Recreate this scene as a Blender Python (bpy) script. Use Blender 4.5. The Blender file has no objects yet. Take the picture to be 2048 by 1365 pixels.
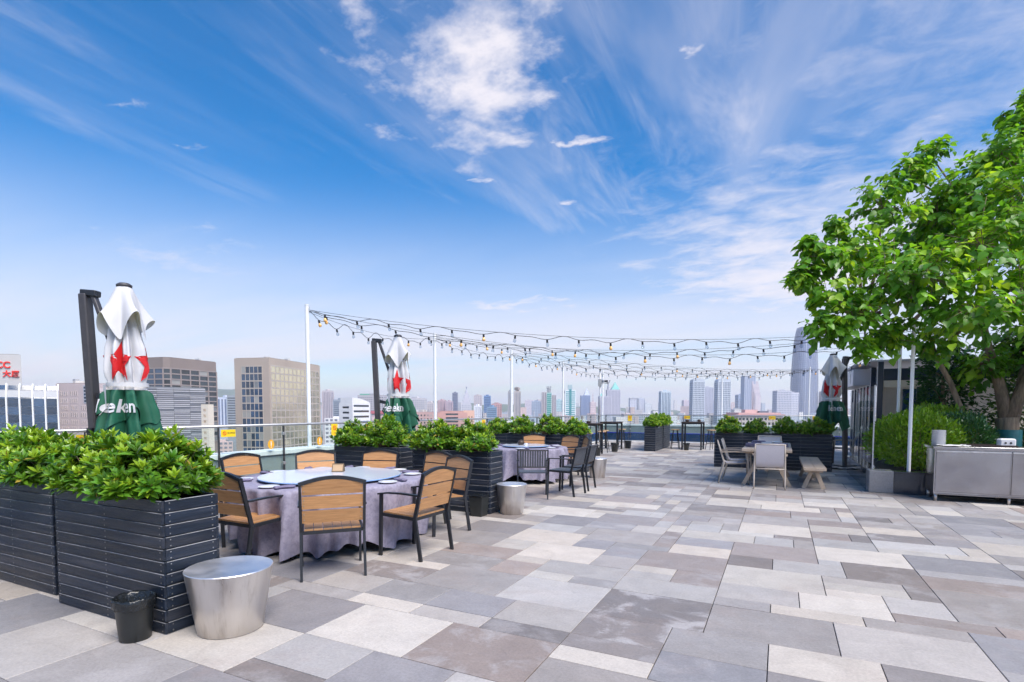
import bpy, bmesh, math, random
import numpy as np
from mathutils import Vector, Matrix, noise as mnoise

random.seed(11)
np.random.seed(11)
PI = math.pi
SC = bpy.context.scene
COL = SC.collection
R = math.radians

# ---------------------------------------------------------------- camera
YAW = R(26.4)
cam_d = bpy.data.cameras.new('Camera')
cam = bpy.data.objects.new('Camera', cam_d)
COL.objects.link(cam)
cam.location = (0, 0, 1.5)
cam.rotation_euler = (R(90 - 3.0), 0, YAW)
cam_d.sensor_width = 36
cam_d.lens = 18.98
cam_d.shift_y = 0.0948
cam_d.clip_start = 0.05
cam_d.clip_end = 30000
SC.camera = cam

# ---------------------------------------------------------------- sky and sun
SUN_EL = 55.0
SUN_DIR2 = Vector((0.82, -0.36)).normalized()
SUN_STRENGTH = 3.2
world = bpy.data.worlds.new('World')
SC.world = world
world.use_nodes = True


def nd(nt, kind, **kw):
    n = nt.nodes.new(kind)
    for k, v in kw.items():
        if k.startswith('i_'):
            key = k[2:]
            key = int(key) if key.isdigit() else key.replace('_', ' ')
            n.inputs[key].default_value = v
        else:
            setattr(n, k, v)
    return n


def build_world():
    nt = world.node_tree
    nt.nodes.clear()
    ln = nt.links.new

    def math_(op, a, b=None, c=None, clamp=False):
        n = nd(nt, 'ShaderNodeMath', operation=op)
        n.use_clamp = clamp
        for i, x in enumerate((a, b, c)):
            if x is None:
                continue
            if isinstance(x, (int, float)):
                n.inputs[i].default_value = x
            else:
                ln(x, n.inputs[i])
        return n.outputs[0]

    sky = nd(nt, 'ShaderNodeTexSky')
    sky.sky_type = 'NISHITA'
    sky.sun_disc = False
    sky.sun_elevation = R(SUN_EL)
    sky.sun_rotation = math.atan2(SUN_DIR2.x, SUN_DIR2.y)
    sky.altitude = 50
    sky.air_density = 1.0
    sky.dust_density = 0.3
    sky.ozone_density = 3.0
    hs = nd(nt, 'ShaderNodeHueSaturation')
    hs.inputs['Saturation'].default_value = 2.9
    hs.inputs['Value'].default_value = 1.0
    ln(sky.outputs[0], hs.inputs['Color'])
    tc = nd(nt, 'ShaderNodeTexCoord')
    sep = nd(nt, 'ShaderNodeSeparateXYZ')
    ln(tc.outputs['Generated'], sep.inputs[0])
    # cloud deck: direction projected on a flat layer overhead
    zz = math_('MAXIMUM', sep.outputs[2], 0.0)
    zz = math_('ADD', zz, 0.10)
    u = math_('DIVIDE', sep.outputs[0], zz)
    v = math_('DIVIDE', sep.outputs[1], zz)
    uv = nd(nt, 'ShaderNodeCombineXYZ')
    ln(u, uv.inputs[0])
    ln(v, uv.inputs[1])

    def noise(scale, detail, rot, sx, sy, off=(0, 0, 0), rough=0.6, dist=0.0):
        mp = nd(nt, 'ShaderNodeMapping')
        mp.inputs['Rotation'].default_value = (0, 0, rot)
        mp.inputs['Scale'].default_value = (sx, sy, 1)
        mp.inputs['Location'].default_value = off
        ln(uv.outputs[0], mp.inputs[0])
        n = nd(nt, 'ShaderNodeTexNoise')
        n.inputs['Scale'].default_value = scale
        n.inputs['Detail'].default_value = detail
        n.inputs['Roughness'].default_value = rough
        n.inputs['Distortion'].default_value = dist
        ln(mp.outputs[0], n.inputs['Vector'])
        return n.outputs[0]

    def ramp(x, a, b, out=1.0):
        m = nd(nt, 'ShaderNodeMapRange', interpolation_type='SMOOTHSTEP')
        m.inputs[1].default_value = a
        m.inputs[2].default_value = b
        m.inputs[4].default_value = out
        ln(x, m.inputs[0])
        return m.outputs[0]

    def blob(cu, cv, rot, ru, rv):
        # 1 at the centre falling to 0 outside an ellipse of the cloud layer
        k = min(0.9, 2.2 * min(ru, rv) + 0.10)
        du = math_('ADD', math_('SUBTRACT', u, cu), math_('MULTIPLY', wu, k))
        dv = math_('ADD', math_('SUBTRACT', v, cv), math_('MULTIPLY', wv, k))
        c, s = math.cos(rot), math.sin(rot)
        a = math_('ADD', math_('MULTIPLY', du, c), math_('MULTIPLY', dv, s))
        b = math_('SUBTRACT', math_('MULTIPLY', dv, c), math_('MULTIPLY', du, s))
        a = math_('DIVIDE', a, ru)
        b = math_('DIVIDE', b, rv)
        d = math_('SQRT', math_('ADD', math_('MULTIPLY', a, a), math_('MULTIPLY', b, b)))
        return math_('SUBTRACT', 1.0, d)

    wn = nd(nt, 'ShaderNodeTexNoise')
    wn.inputs['Scale'].default_value = 5.0
    wn.inputs['Detail'].default_value = 5
    wn.inputs['Roughness'].default_value = 0.62
    ln(uv.outputs[0], wn.inputs['Vector'])
    wsep = nd(nt, 'ShaderNodeSeparateColor')
    ln(wn.outputs['Color'], wsep.inputs[0])
    wu = math_('SUBTRACT', wsep.outputs[0], 0.5)
    wv = math_('SUBTRACT', wsep.outputs[1], 0.5)
    streak = noise(1.0, 5, R(4), 2.0, 0.42, (3.1, 1.7, 0), 0.60, 0.5)
    streak2 = noise(1.7, 6, R(12), 2.6, 0.65, (7.3, 2.2, 0), 0.66, 0.8)
    broad = noise(0.42, 3, 0, 1, 1, (1.2, 5.0, 0), 0.5)
    veil = ramp(streak, 0.42, 0.80, 0.56)
    fine = ramp(streak2, 0.46, 0.76, 0.30)
    bmask = ramp(broad, 0.36, 0.62)
    thin = math_('MULTIPLY', math_('ADD', veil, fine), math_('ADD', math_('MULTIPLY', bmask, 0.95), 0.05))
    # the one large cloud and the scraps around it
    puff = noise(4.2, 7, R(15), 1.0, 1.5, (0.3, 0.9, 0), 0.66, 0.45)
    puff2 = noise(11.0, 5, R(20), 0.7, 1.5, (1.3, 0.4, 0), 0.7, 0.5)
    big = None
    for b in CLOUDS:
        m = blob(*b[:5])
        val = math_('ADD', math_('MULTIPLY', m, b[5]), math_('SUBTRACT', puff if b[3] > 0.15 else puff2, b[6]))
        val = ramp(val, 0.0, b[7], b[8])
        big = val if big is None else math_('MAXIMUM', big, val)
    dens = math_('MAXIMUM', thin, big)
    # bank of pale cirrus low above the skyline
    low = ramp(sep.outputs[2], 0.40, 0.06)
    lown = noise(0.7, 4, R(12), 0.35, 1.0, (2.0, 8.0, 0), 0.6, 0.4)
    low = math_('MULTIPLY', low, math_('ADD', ramp(lown, 0.30, 0.70, 0.30), 0.68))
    dens = math_('MAXIMUM', dens, low)
    dens = math_('MINIMUM', dens, 0.96)
    mix = nd(nt, 'ShaderNodeMix', data_type='RGBA')
    ln(dens, mix.inputs[0])
    ln(hs.outputs[0], mix.inputs[6])
    mix.inputs[7].default_value = CLOUD_COL
    bg = nd(nt, 'ShaderNodeBackground')
    bg.inputs['Strength'].default_value = SKY_STRENGTH
    ln(mix.outputs[2], bg.inputs['Color'])
    out = nd(nt, 'ShaderNodeOutputWorld')
    ln(bg.outputs[0], out.inputs[0])


SKY_STRENGTH = 0.088
HAZE = 0.00020
CLOUD_COL = (5.35, 5.1, 5.45, 1)
# cu, cv, rotation, ru, rv, gain, noise threshold, softness, opacity
CLOUDS = [
    (-0.70, 1.14, R(30), 0.34, 0.50, 1.10, 0.64, 1.00, 0.95),
    (-0.84, 1.46, R(30), 0.25, 0.30, 0.85, 0.70, 0.95, 0.92),
    (-0.59, 1.60, R(20), 0.13, 0.035, 0.45, 0.60, 0.40, 0.80),
    (-0.21, 1.34, R(24), 0.12, 0.055, 0.42, 0.64, 0.40, 0.75),
    (-0.75, 1.93, R(25), 0.07, 0.040, 0.45, 0.60, 0.40, 0.80),
    (-0.93, 1.66, R(24), 0.14, 0.035, 0.42, 0.60, 0.40, 0.70),
    (-2.74, 1.62, R(34), 1.40, 0.80, 0.75, 0.42, 1.10, 0.72),
    (-2.43, 1.16, R(34), 0.40, 0.18, 0.45, 0.58, 0.60, 0.55),
    (-2.09, 1.47, R(32), 0.24, 0.14, 0.45, 0.58, 0.60, 0.55),
    (-1.51, 3.08, R(25), 0.80, 0.40, 0.55, 0.50, 0.60, 0.85),
    (0.15, 3.20, R(17), 1.40, 1.70, 0.80, 0.42, 0.90, 0.92),
    (0.35, 1.55, R(60), 0.85, 0.75, 0.45, 0.46, 0.90, 0.55),
    (-1.57, 0.87, R(24), 0.12, 0.026, 0.42, 0.64, 0.50, 0.55),
    (-1.62, 1.06, R(24), 0.11, 0.026, 0.42, 0.64, 0.50, 0.55),
]
build_world()
world.cycles.sampling_method = 'MANUAL'
world.cycles.sample_map_resolution = 256

sun_d = bpy.data.lights.new('Sun', 'SUN')
sun_d.energy = SUN_STRENGTH
sun_d.angle = R(40)
sun_d.color = (1.0, 0.93, 0.84)
sun = bpy.data.objects.new('Sun', sun_d)
COL.objects.link(sun)
sd = Vector((SUN_DIR2.x * math.cos(R(SUN_EL)), SUN_DIR2.y * math.cos(R(SUN_EL)), math.sin(R(SUN_EL))))
sun.rotation_euler = sd.to_track_quat('Z', 'Y').to_euler()
sun.location = (20, 10, 30)

SC.view_settings.view_transform = 'Standard'
SC.view_settings.look = 'None'
SC.view_settings.gamma = 1.0
SC.view_settings.use_curve_mapping = False
SC.view_settings.exposure = 1.05
SC.render.engine = 'CYCLES'
SC.cycles.volume_bounces = 1
SC.cycles.max_bounces = 5
SC.cycles.diffuse_bounces = 3
SC.cycles.use_adaptive_sampling = True
SC.cycles.adaptive_threshold = 0.03
SC.cycles.glossy_bounces = 3
SC.cycles.caustics_reflective = False
SC.cycles.caustics_refractive = False
SC.cycles.transparent_max_bounces = 12


# ---------------------------------------------------------------- materials
def mat(name, col, rough=0.5, metal=0.0, var=0.12, vscale=6.0, objvar=0.0, bump=0.0, bscale=60.0,
        stretch=(1, 1, 1), col2=None, c2lo=0.55, c2hi=0.7, c2scale=3.0, attr=None, spec=0.5, rvar=0.0,
        trans=0.0, coat=0.0):
    m = bpy.data.materials.new(name)
    m.use_nodes = True
    nt = m.node_tree
    ln = nt.links.new
    b = nt.nodes['Principled BSDF']
    b.inputs['Roughness'].default_value = rough
    b.inputs['Metallic'].default_value = metal
    b.inputs['Specular IOR Level'].default_value = spec
    b.inputs['Coat Weight'].default_value = coat
    tc = nd(nt, 'ShaderNodeTexCoord')
    mp = nd(nt, 'ShaderNodeMapping')
    mp.inputs['Scale'].default_value = stretch
    ln(tc.outputs['Object'], mp.inputs[0])
    oi = nd(nt, 'ShaderNodeObjectInfo')
    off = nd(nt, 'ShaderNodeVectorMath', operation='ADD')
    sc = nd(nt, 'ShaderNodeMath', operation='MULTIPLY')
    sc.inputs[1].default_value = 37.0
    ln(oi.outputs['Random'], sc.inputs[0])
    ln(mp.outputs[0], off.inputs[0])
    ln(sc.outputs[0], off.inputs[1])
    vec = off.outputs[0]
    if attr:
        at = nd(nt, 'ShaderNodeAttribute', attribute_name=attr)
        cur = at.outputs['Color']
    else:
        rgb = nd(nt, 'ShaderNodeRGB')
        rgb.outputs[0].default_value = (*col, 1)
        cur = rgb.outputs[0]
    if col2 is not None:
        n2 = nd(nt, 'ShaderNodeTexNoise')
        n2.inputs['Scale'].default_value = c2scale
        n2.inputs['Detail'].default_value = 8
        n2.inputs['Roughness'].default_value = 0.65
        ln(vec, n2.inputs['Vector'])
        mr = nd(nt, 'ShaderNodeMapRange')
        mr.inputs[1].default_value = c2lo
        mr.inputs[2].default_value = c2hi
        ln(n2.outputs[0], mr.inputs[0])
        mx = nd(nt, 'ShaderNodeMix', data_type='RGBA')
        ln(mr.outputs[0], mx.inputs[0])
        ln(cur, mx.inputs[6])
        mx.inputs[7].default_value = (*col2, 1)
        cur = mx.outputs[2]
    if var or objvar:
        n = nd(nt, 'ShaderNodeTexNoise')
        n.inputs['Scale'].default_value = vscale
        n.inputs['Detail'].default_value = 8
        n.inputs['Roughness'].default_value = 0.62
        ln(vec, n.inputs['Vector'])
        mr = nd(nt, 'ShaderNodeMapRange')
        mr.inputs[1].default_value = 0.25
        mr.inputs[2].default_value = 0.75
        mr.inputs[3].default_value = 1 - var
        mr.inputs[4].default_value = 1 + var
        ln(n.outputs[0], mr.inputs[0])
        ov = nd(nt, 'ShaderNodeMapRange')
        ov.inputs[3].default_value = 1 - objvar
        ov.inputs[4].default_value = 1 + objvar
        ln(oi.outputs['Random'], ov.inputs[0])
        mm = nd(nt, 'ShaderNodeMath', operation='MULTIPLY')
        ln(mr.outputs[0], mm.inputs[0])
        ln(ov.outputs[0], mm.inputs[1])
        vm = nd(nt, 'ShaderNodeVectorMath', operation='SCALE')
        ln(cur, vm.inputs[0])
        ln(mm.outputs[0], vm.inputs['Scale'])
        cur = vm.outputs[0]
        if rvar:
            rr = nd(nt, 'ShaderNodeMapRange')
            rr.inputs[1].default_value = 0.3
            rr.inputs[2].default_value = 0.7
            rr.inputs[3].default_value = max(0.02, rough - rvar)
            rr.inputs[4].default_value = min(1, rough + rvar)
            ln(n.outputs[0], rr.inputs[0])
            ln(rr.outputs[0], b.inputs['Roughness'])
    ln(cur, b.inputs['Base Color'])
    if bump:
        nb = nd(nt, 'ShaderNodeTexNoise')
        nb.inputs['Scale'].default_value = bscale
        nb.inputs['Detail'].default_value = 6
        ln(vec, nb.inputs['Vector'])
        bp = nd(nt, 'ShaderNodeBump')
        bp.inputs['Strength'].default_value = bump
        bp.inputs['Distance'].default_value = 0.01
        ln(nb.outputs[0], bp.inputs['Height'])
        ln(bp.outputs[0], b.inputs['Normal'])
    if trans:
        out = nt.nodes['Material Output']
        tr = nd(nt, 'ShaderNodeBsdfTranslucent')
        br = nd(nt, 'ShaderNodeVectorMath', operation='MULTIPLY')
        br.inputs[1].default_value = (1.5, 1.35, 0.55)
        ln(cur, br.inputs[0])
        ln(br.outputs[0], tr.inputs[0])
        ms = nd(nt, 'ShaderNodeMixShader')
        ms.inputs[0].default_value = trans
        ln(b.outputs[0], ms.inputs[1])
        ln(tr.outputs[0], ms.inputs[2])
        ln(ms.outputs[0], out.inputs[0])
    return m


def glass_mat(name, tint, gloss=0.02, ior=1.45, refl=1.0):
    m = bpy.data.materials.new(name)
    m.use_nodes = True
    nt = m.node_tree
    nt.nodes.clear()
    ln = nt.links.new
    t = nd(nt, 'ShaderNodeBsdfTransparent')
    t.inputs[0].default_value = (*tint, 1)
    g = nd(nt, 'ShaderNodeBsdfGlossy')
    g.inputs['Roughness'].default_value = gloss
    f = nd(nt, 'ShaderNodeFresnel')
    f.inputs[0].default_value = ior
    k = nd(nt, 'ShaderNodeMath', operation='MULTIPLY')
    k.inputs[1].default_value = refl
    ge = nd(nt, 'ShaderNodeNewGeometry')
    inv = nd(nt, 'ShaderNodeMath', operation='SUBTRACT')
    inv.inputs[0].default_value = 1.0
    ln(ge.outputs['Backfacing'], inv.inputs[1])
    k2 = nd(nt, 'ShaderNodeMath', operation='MULTIPLY')
    ln(f.outputs[0], k2.inputs[0])
    ln(inv.outputs[0], k2.inputs[1])
    ln(k2.outputs[0], k.inputs[0])
    mx = nd(nt, 'ShaderNodeMixShader')
    ln(k.outputs[0], mx.inputs[0])
    ln(t.outputs[0], mx.inputs[1])
    ln(g.outputs[0], mx.inputs[2])
    o = nd(nt, 'ShaderNodeOutputMaterial')
    ln(mx.outputs[0], o.inputs[0])
    return m


_mc = {}


def flat(col, rough=0.6, var=0.08, vscale=0.3, spec=0.4):
    k = (tuple(round(c, 3) for c in col), rough, vscale)
    if k not in _mc:
        _mc[k] = mat('surface_%03d' % len(_mc), col, rough, var=var, vscale=vscale, spec=spec)
    return _mc[k]


M = {}
M['stone'] = None
M['grout'] = mat('grout', (0.055, 0.05, 0.05), 0.9, var=0.2, vscale=9)
M['board'] = mat('black_stained_board', (0.010, 0.0165, 0.030), 0.42, var=0.5, vscale=5, objvar=0.22, bump=0.35, bscale=30,
                 stretch=(0.5, 6, 6), col2=(0.062, 0.062, 0.072), c2lo=0.48, c2hi=0.85, c2scale=2.2, rvar=0.12, spec=0.35)
M['groove'] = mat('worn_groove', (0.22, 0.22, 0.23), 0.8, var=0.5, vscale=14)
M['worn'] = mat('worn_edge', (0.20, 0.20, 0.21), 0.7, var=0.7, vscale=9)
M['screw'] = mat('screw_steel', (0.35, 0.34, 0.33), 0.4, 0.9, var=0.2)
M['soil'] = mat('soil', (0.035, 0.025, 0.018), 0.95, var=0.4, vscale=30, bump=0.8, bscale=80)
M['teak'] = mat('teak_slat', (0.48, 0.25, 0.105), 0.45, var=0.22, vscale=7, objvar=0.10, stretch=(1.0, 14, 14), bump=0.12, bscale=40,
                col2=(0.38, 0.18, 0.068), c2lo=0.45, c2hi=0.8, c2scale=4)
M['black_metal'] = mat('black_metal', (0.014, 0.016, 0.021), 0.38, var=0.25, vscale=18, spec=0.5)
M['char_metal'] = mat('charcoal_metal', (0.050, 0.047, 0.052), 0.42, var=0.2, vscale=10)
M['cloth'] = mat('damask_cloth', (0.29, 0.268, 0.35), 0.62, var=0.08, vscale=40, bump=0.30, bscale=46, col2=(0.235, 0.215, 0.29), c2lo=0.47, c2hi=0.58, c2scale=24)
M['susan'] = mat('frosted_turntable', (0.62, 0.66, 0.76), 0.20, var=0.03, vscale=2, spec=0.5, coat=0.3)
M['susan_edge'] = mat('turntable_edge', (0.22, 0.36, 0.62), 0.2, var=0.05)
M['porcelain'] = mat('porcelain', (0.72, 0.72, 0.74), 0.16, var=0.02, coat=0.4)
M['napkin'] = mat('napkin_cloth', (0.17, 0.15, 0.23), 0.8, var=0.2, vscale=20, bump=0.3, bscale=120)
M['steel'] = mat('brushed_steel', (0.66, 0.63, 0.61), 0.40, 1.0, var=0.10, vscale=8, stretch=(1, 1, 0.09), rvar=0.14, bump=0.03, bscale=25,
                 col2=(0.36, 0.32, 0.29), c2lo=0.52, c2hi=0.78, c2scale=11)
M['steel_top'] = mat('worn_steel_top', (0.88, 0.86, 0.86), 0.48, 1.0, var=0.05, vscale=6, rvar=0.08)
M['bag'] = mat('bin_liner', (0.012, 0.014, 0.016), 0.22, var=0.3, vscale=25, bump=0.7, bscale=30)
M['bin'] = mat('bin_plastic', (0.018, 0.021, 0.022), 0.42, var=0.4, vscale=9)
M['white_paint'] = mat('white_paint', (0.78, 0.79, 0.80), 0.4, var=0.05, vscale=3)
M['wall'] = mat('parapet_paint', (0.27, 0.305, 0.305), 0.7, var=0.10, vscale=2.5, col2=(0.20, 0.225, 0.225), c2lo=0.6, c2hi=0.85, c2scale=1.6)
M['cap'] = mat('parapet_cap', (0.74, 0.75, 0.75), 0.6, var=0.08, vscale=3)
M['blue_panel'] = mat('blue_panel', (0.020, 0.055, 0.13), 0.25, var=0.3, vscale=3)
M['blue_strip'] = mat('blue_strip', (0.01, 0.02, 0.62), 0.4, var=0.1)
M['rail'] = mat('rail_metal', (0.46, 0.46, 0.47), 0.35, 0.6, var=0.08)
M['glass'] = glass_mat('railing_glass', (0.945, 0.985, 0.975))
M['clear'] = glass_mat('clear_glass', (0.965, 0.98, 0.985), refl=.6)
M['yellow'] = mat('sign_yellow', (0.88, 0.62, 0.02), 0.5, var=0.04)
M['amber'] = mat('sticker_orange', (0.82, 0.42, 0.03), 0.5, var=0.05)
M['red'] = mat('print_red', (0.75, 0.03, 0.03), 0.5, var=0.05)
M['ink'] = mat('print_ink', (0.12, 0.08, 0.04), 0.6, var=0.05)
M['white_fabric'] = mat('white_fabric', (0.62, 0.62, 0.65), 0.75, var=0.06, vscale=5, bump=0.10, bscale=30, trans=0.12)
M['green_fabric'] = mat('green_fabric', (0.005, 0.085, 0.045), 0.7, var=0.2, vscale=6, bump=0.10, bscale=30)
M['red_fabric'] = mat('red_fabric', (0.55, 0.008, 0.012), 0.7, var=0.1, vscale=8)
M['cable'] = mat('black_cable', (0.012, 0.012, 0.014), 0.5, var=0.1)
M['bulb'] = glass_mat('bulb_glass', (0.80, 0.84, 0.88), 0.05, 1.5, 1.6)
M['bulb_warm_glow'] = mat('warm_glow_bulb', (0.90, 0.50, 0.16), 0.15, var=0.05, spec=0.6)  # warm lit look of some bulbs put into their colour, no emission
M['granite'] = mat('dark_granite', (0.035, 0.042, 0.055), 0.10, var=0.35, vscale=60, spec=0.6)
M['granite_grey'] = mat('grey_granite', (0.22, 0.22, 0.23), 0.25, var=0.18, vscale=40, bump=0.04)
M['navy_metal'] = mat('navy_metal', (0.020, 0.032, 0.058), 0.30, var=0.15, vscale=4, spec=0.6)
M['pale_panel'] = mat('pale_panel', (0.55, 0.54, 0.57), 0.4, var=0.08, vscale=3)
M['cream'] = mat('cream_wall', (0.62, 0.54, 0.44), 0.7, var=0.08, vscale=2)
M['bark'] = mat('bark', (0.27, 0.19, 0.13), 0.9, var=0.35, vscale=8, stretch=(3, 3, 0.5), bump=0.9, bscale=14, col2=(0.15, 0.11, 0.08), c2lo=0.45, c2hi=0.65, c2scale=5)
M['teal_wrap'] = mat('teal_wrap', (0.012, 0.13, 0.145), 0.6, var=0.25, vscale=14, bump=0.3, bscale=40)
M['leaf'] = mat('tree_leaf', (0.1, 0.2, 0.03), 0.36, var=0.10, vscale=20, attr='col', trans=0.50, spec=0.5)
M['shrub_leaf'] = mat('shrub_leaf', (0.1, 0.2, 0.03), 0.30, var=0.10, vscale=20, attr='col', trans=0.28, spec=0.5)
M['sling'] = mat('sling_fabric', (0.58, 0.54, 0.56), 0.8, var=0.05, vscale=30, bump=0.2, bscale=300)
M['beige_metal'] = mat('beige_metal', (0.50, 0.43, 0.36), 0.45, var=0.06)
M['pale_wood'] = mat('pale_wood', (0.42, 0.33, 0.25), 0.6, var=0.16, vscale=6, objvar=0.08, stretch=(14, 1, 14), bump=0.12, bscale=30)
M['grey_seat'] = mat('grey_slat', (0.075, 0.082, 0.098), 0.45, var=0.12, vscale=10)
M['tan_seat'] = mat('tan_seat', (0.42, 0.28, 0.16), 0.55, var=0.12, vscale=10)
M['dark_wood'] = mat('dark_wood', (0.045, 0.028, 0.020), 0.5, var=0.25, vscale=8)
M['orange_cloth'] = mat('orange_cloth', (0.80, 0.20, 0.04), 0.8, var=0.1)
M['paper'] = mat('paper', (0.66, 0.65, 0.66), 0.7, var=0.06, vscale=20)


# ---------------------------------------------------------------- mesh helpers
class MB:
    def __init__(s):
        s.v, s.f, s.m = [], [], []

    def add(s, vs, fs, mi=0):
        o = len(s.v)
        s.v += [tuple(v) for v in vs]
        for f in fs:
            s.f.append(tuple(i + o for i in f))
            s.m.append(mi)
        return s

    def box(s, c, d, mi=0, mtx=None, taper=1.0):
        hx, hy, hz = d[0] / 2, d[1] / 2, d[2] / 2
        vs = []
        for z, t in ((-hz, 1), (hz, taper)):
            for x, y in ((-hx, -hy), (hx, -hy), (hx, hy), (-hx, hy)):
                p = Vector((x * t, y * t, z))
                if mtx is not None:
                    p = mtx @ p
                vs.append((p.x + c[0], p.y + c[1], p.z + c[2]))
        return s.add(vs, [(3, 2, 1, 0), (4, 5, 6, 7), (0, 1, 5, 4), (1, 2, 6, 5), (2, 3, 7, 6), (3, 0, 4, 7)], mi)

    def span(s, lo, hi, mi=0):
        return s.box([(a + b) / 2 for a, b in zip(lo, hi)], [b - a for a, b in zip(lo, hi)], mi)

    def bar(s, p, q, w, h, up=(0, 0, 1), mi=0):
        p, q = Vector(p), Vector(q)
        d = (q - p).normalized()
        u = Vector(up)
        sx = d.cross(u)
        if sx.length < 1e-4:
            sx = d.cross(Vector((0, 1, 0)))
        sx.normalize()
        u = sx.cross(d).normalized()
        vs = []
        for b in (p, q):
            for a, c in ((-1, -1), (1, -1), (1, 1), (-1, 1)):
                vs.append(b + sx * a * w / 2 + u * c * h / 2)
        return s.add(vs, [(0, 1, 2, 3), (7, 6, 5, 4), (4, 5, 1, 0), (5, 6, 2, 1), (6, 7, 3, 2), (7, 4, 0, 3)], mi)

    def tube(s, pts, r, n=8, mi=0, cap=True):
        pts = [Vector(p) for p in pts]
        rs = r if isinstance(r, (list, tuple)) else [r] * len(pts)
        prev = None
        vs = []
        for i, p in enumerate(pts):
            d = pts[min(i + 1, len(pts) - 1)] - pts[max(i - 1, 0)]
            d.normalize()
            if prev is None:
                a = Vector((0, 0, 1)) if abs(d.z) < 0.9 else Vector((1, 0, 0))
                x = d.cross(a).normalized()
            else:
                x = prev - d * prev.dot(d)
                x.normalize()
            prev = x
            y = d.cross(x)
            for k in range(n):
                t = 2 * PI * k / n
                vs.append(p + (x * math.cos(t) + y * math.sin(t)) * rs[i])
        fs = []
        for i in range(len(pts) - 1):
            for k in range(n):
                a, b = i * n + k, i * n + (k + 1) % n
                fs.append((a, b, b + n, a + n))
        if cap:
            fs.append(tuple(reversed(range(n))))
            fs.append(tuple(range((len(pts) - 1) * n, len(pts) * n)))
        return s.add(vs, fs, mi)

    def lathe(s, prof, n=32, c=(0, 0, 0), sx=1.0, sy=1.0, mi=0, captop=True, capbot=True):
        vs, fs = [], []
        for r, z in prof:
            for k in range(n):
                t = 2 * PI * k / n
                vs.append((c[0] + r * sx * math.cos(t), c[1] + r * sy * math.sin(t), c[2] + z))
        for i in range(len(prof) - 1):
            for k in range(n):
                a, b = i * n + k, i * n + (k + 1) % n
                fs.append((a, b, b + n, a + n))
        if capbot:
            fs.append(tuple(reversed(range(n))))
        if captop:
            fs.append(tuple(range((len(prof) - 1) * n, len(prof) * n)))
        return s.add(vs, fs, mi)

    def prism(s, poly, z0, z1, mi=0):
        n = len(poly)
        vs = [(x, y, z0) for x, y in poly] + [(x, y, z1) for x, y in poly]
        fs = [tuple(reversed(range(n))), tuple(range(n, 2 * n))]
        for i in range(n):
            j = (i + 1) % n
            fs.append((i, j, j + n, i + n))
        return s.add(vs, fs, mi)

    def mesh(s, name, mats, smooth=False, bevel=0.0, angle=None):
        me = bpy.data.meshes.new(name)
        me.from_pydata(s.v, [], s.f)
        if not isinstance(mats, (list, tuple)):
            mats = [mats]
        for m in mats:
            me.materials.append(m)
        if len(mats) > 1:
            me.polygons.foreach_set('material_index', s.m)
        if bevel:
            bm = bmesh.new()
            bm.from_mesh(me)
            bmesh.ops.bevel(bm, geom=list(bm.edges), offset=bevel, segments=1, affect='EDGES')
            bm.to_mesh(me)
            bm.free()
        if smooth:
            me.shade_smooth()
            if angle:
                try:
                    me.set_sharp_from_angle(angle=R(angle))
                except Exception:
                    pass
        me.update()
        return me

    def build(s, name, mats, parent=None, loc=None, rot=None, smooth=False, bevel=0.0, angle=None):
        return put(name, s.mesh(name, mats, smooth, bevel, angle), parent, loc, rot)


def put(name, me, parent=None, loc=None, rot=None):
    o = bpy.data.objects.new(name, me)
    COL.objects.link(o)
    if parent is not None:
        o.parent = parent
    if loc is not None:
        o.location = loc
    if rot is not None:
        o.rotation_euler = rot
    return o


def tag(o, label=None, cat=None, group=None, kind=None):
    if label:
        o['label'] = label
    if cat:
        o['category'] = cat
    if group:
        o['group'] = group
    if kind:
        o['kind'] = kind
    return o


def thing(name, label, cat, loc=(0, 0, 0), rz=0.0, group=None):
    o = bpy.data.objects.new(name, None)
    o.empty_display_size = 0.1
    COL.objects.link(o)
    o.location = loc
    o.rotation_euler = (0, 0, rz)
    return tag(o, label, cat, group)


KIDS = {}


def dup(root, loc, rz, label, group=None):
    r = root.copy()
    COL.objects.link(r)
    r.location = loc
    r.rotation_euler = (0, 0, rz)
    r['label'] = label
    if group:
        r['group'] = group

    def rec(src, dst):
        for ch in KIDS.setdefault(src.name, list(src.children)):
            c = ch.copy()
            COL.objects.link(c)
            c.parent = dst
            rec(ch, c)
    rec(root, r)
    return r


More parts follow.
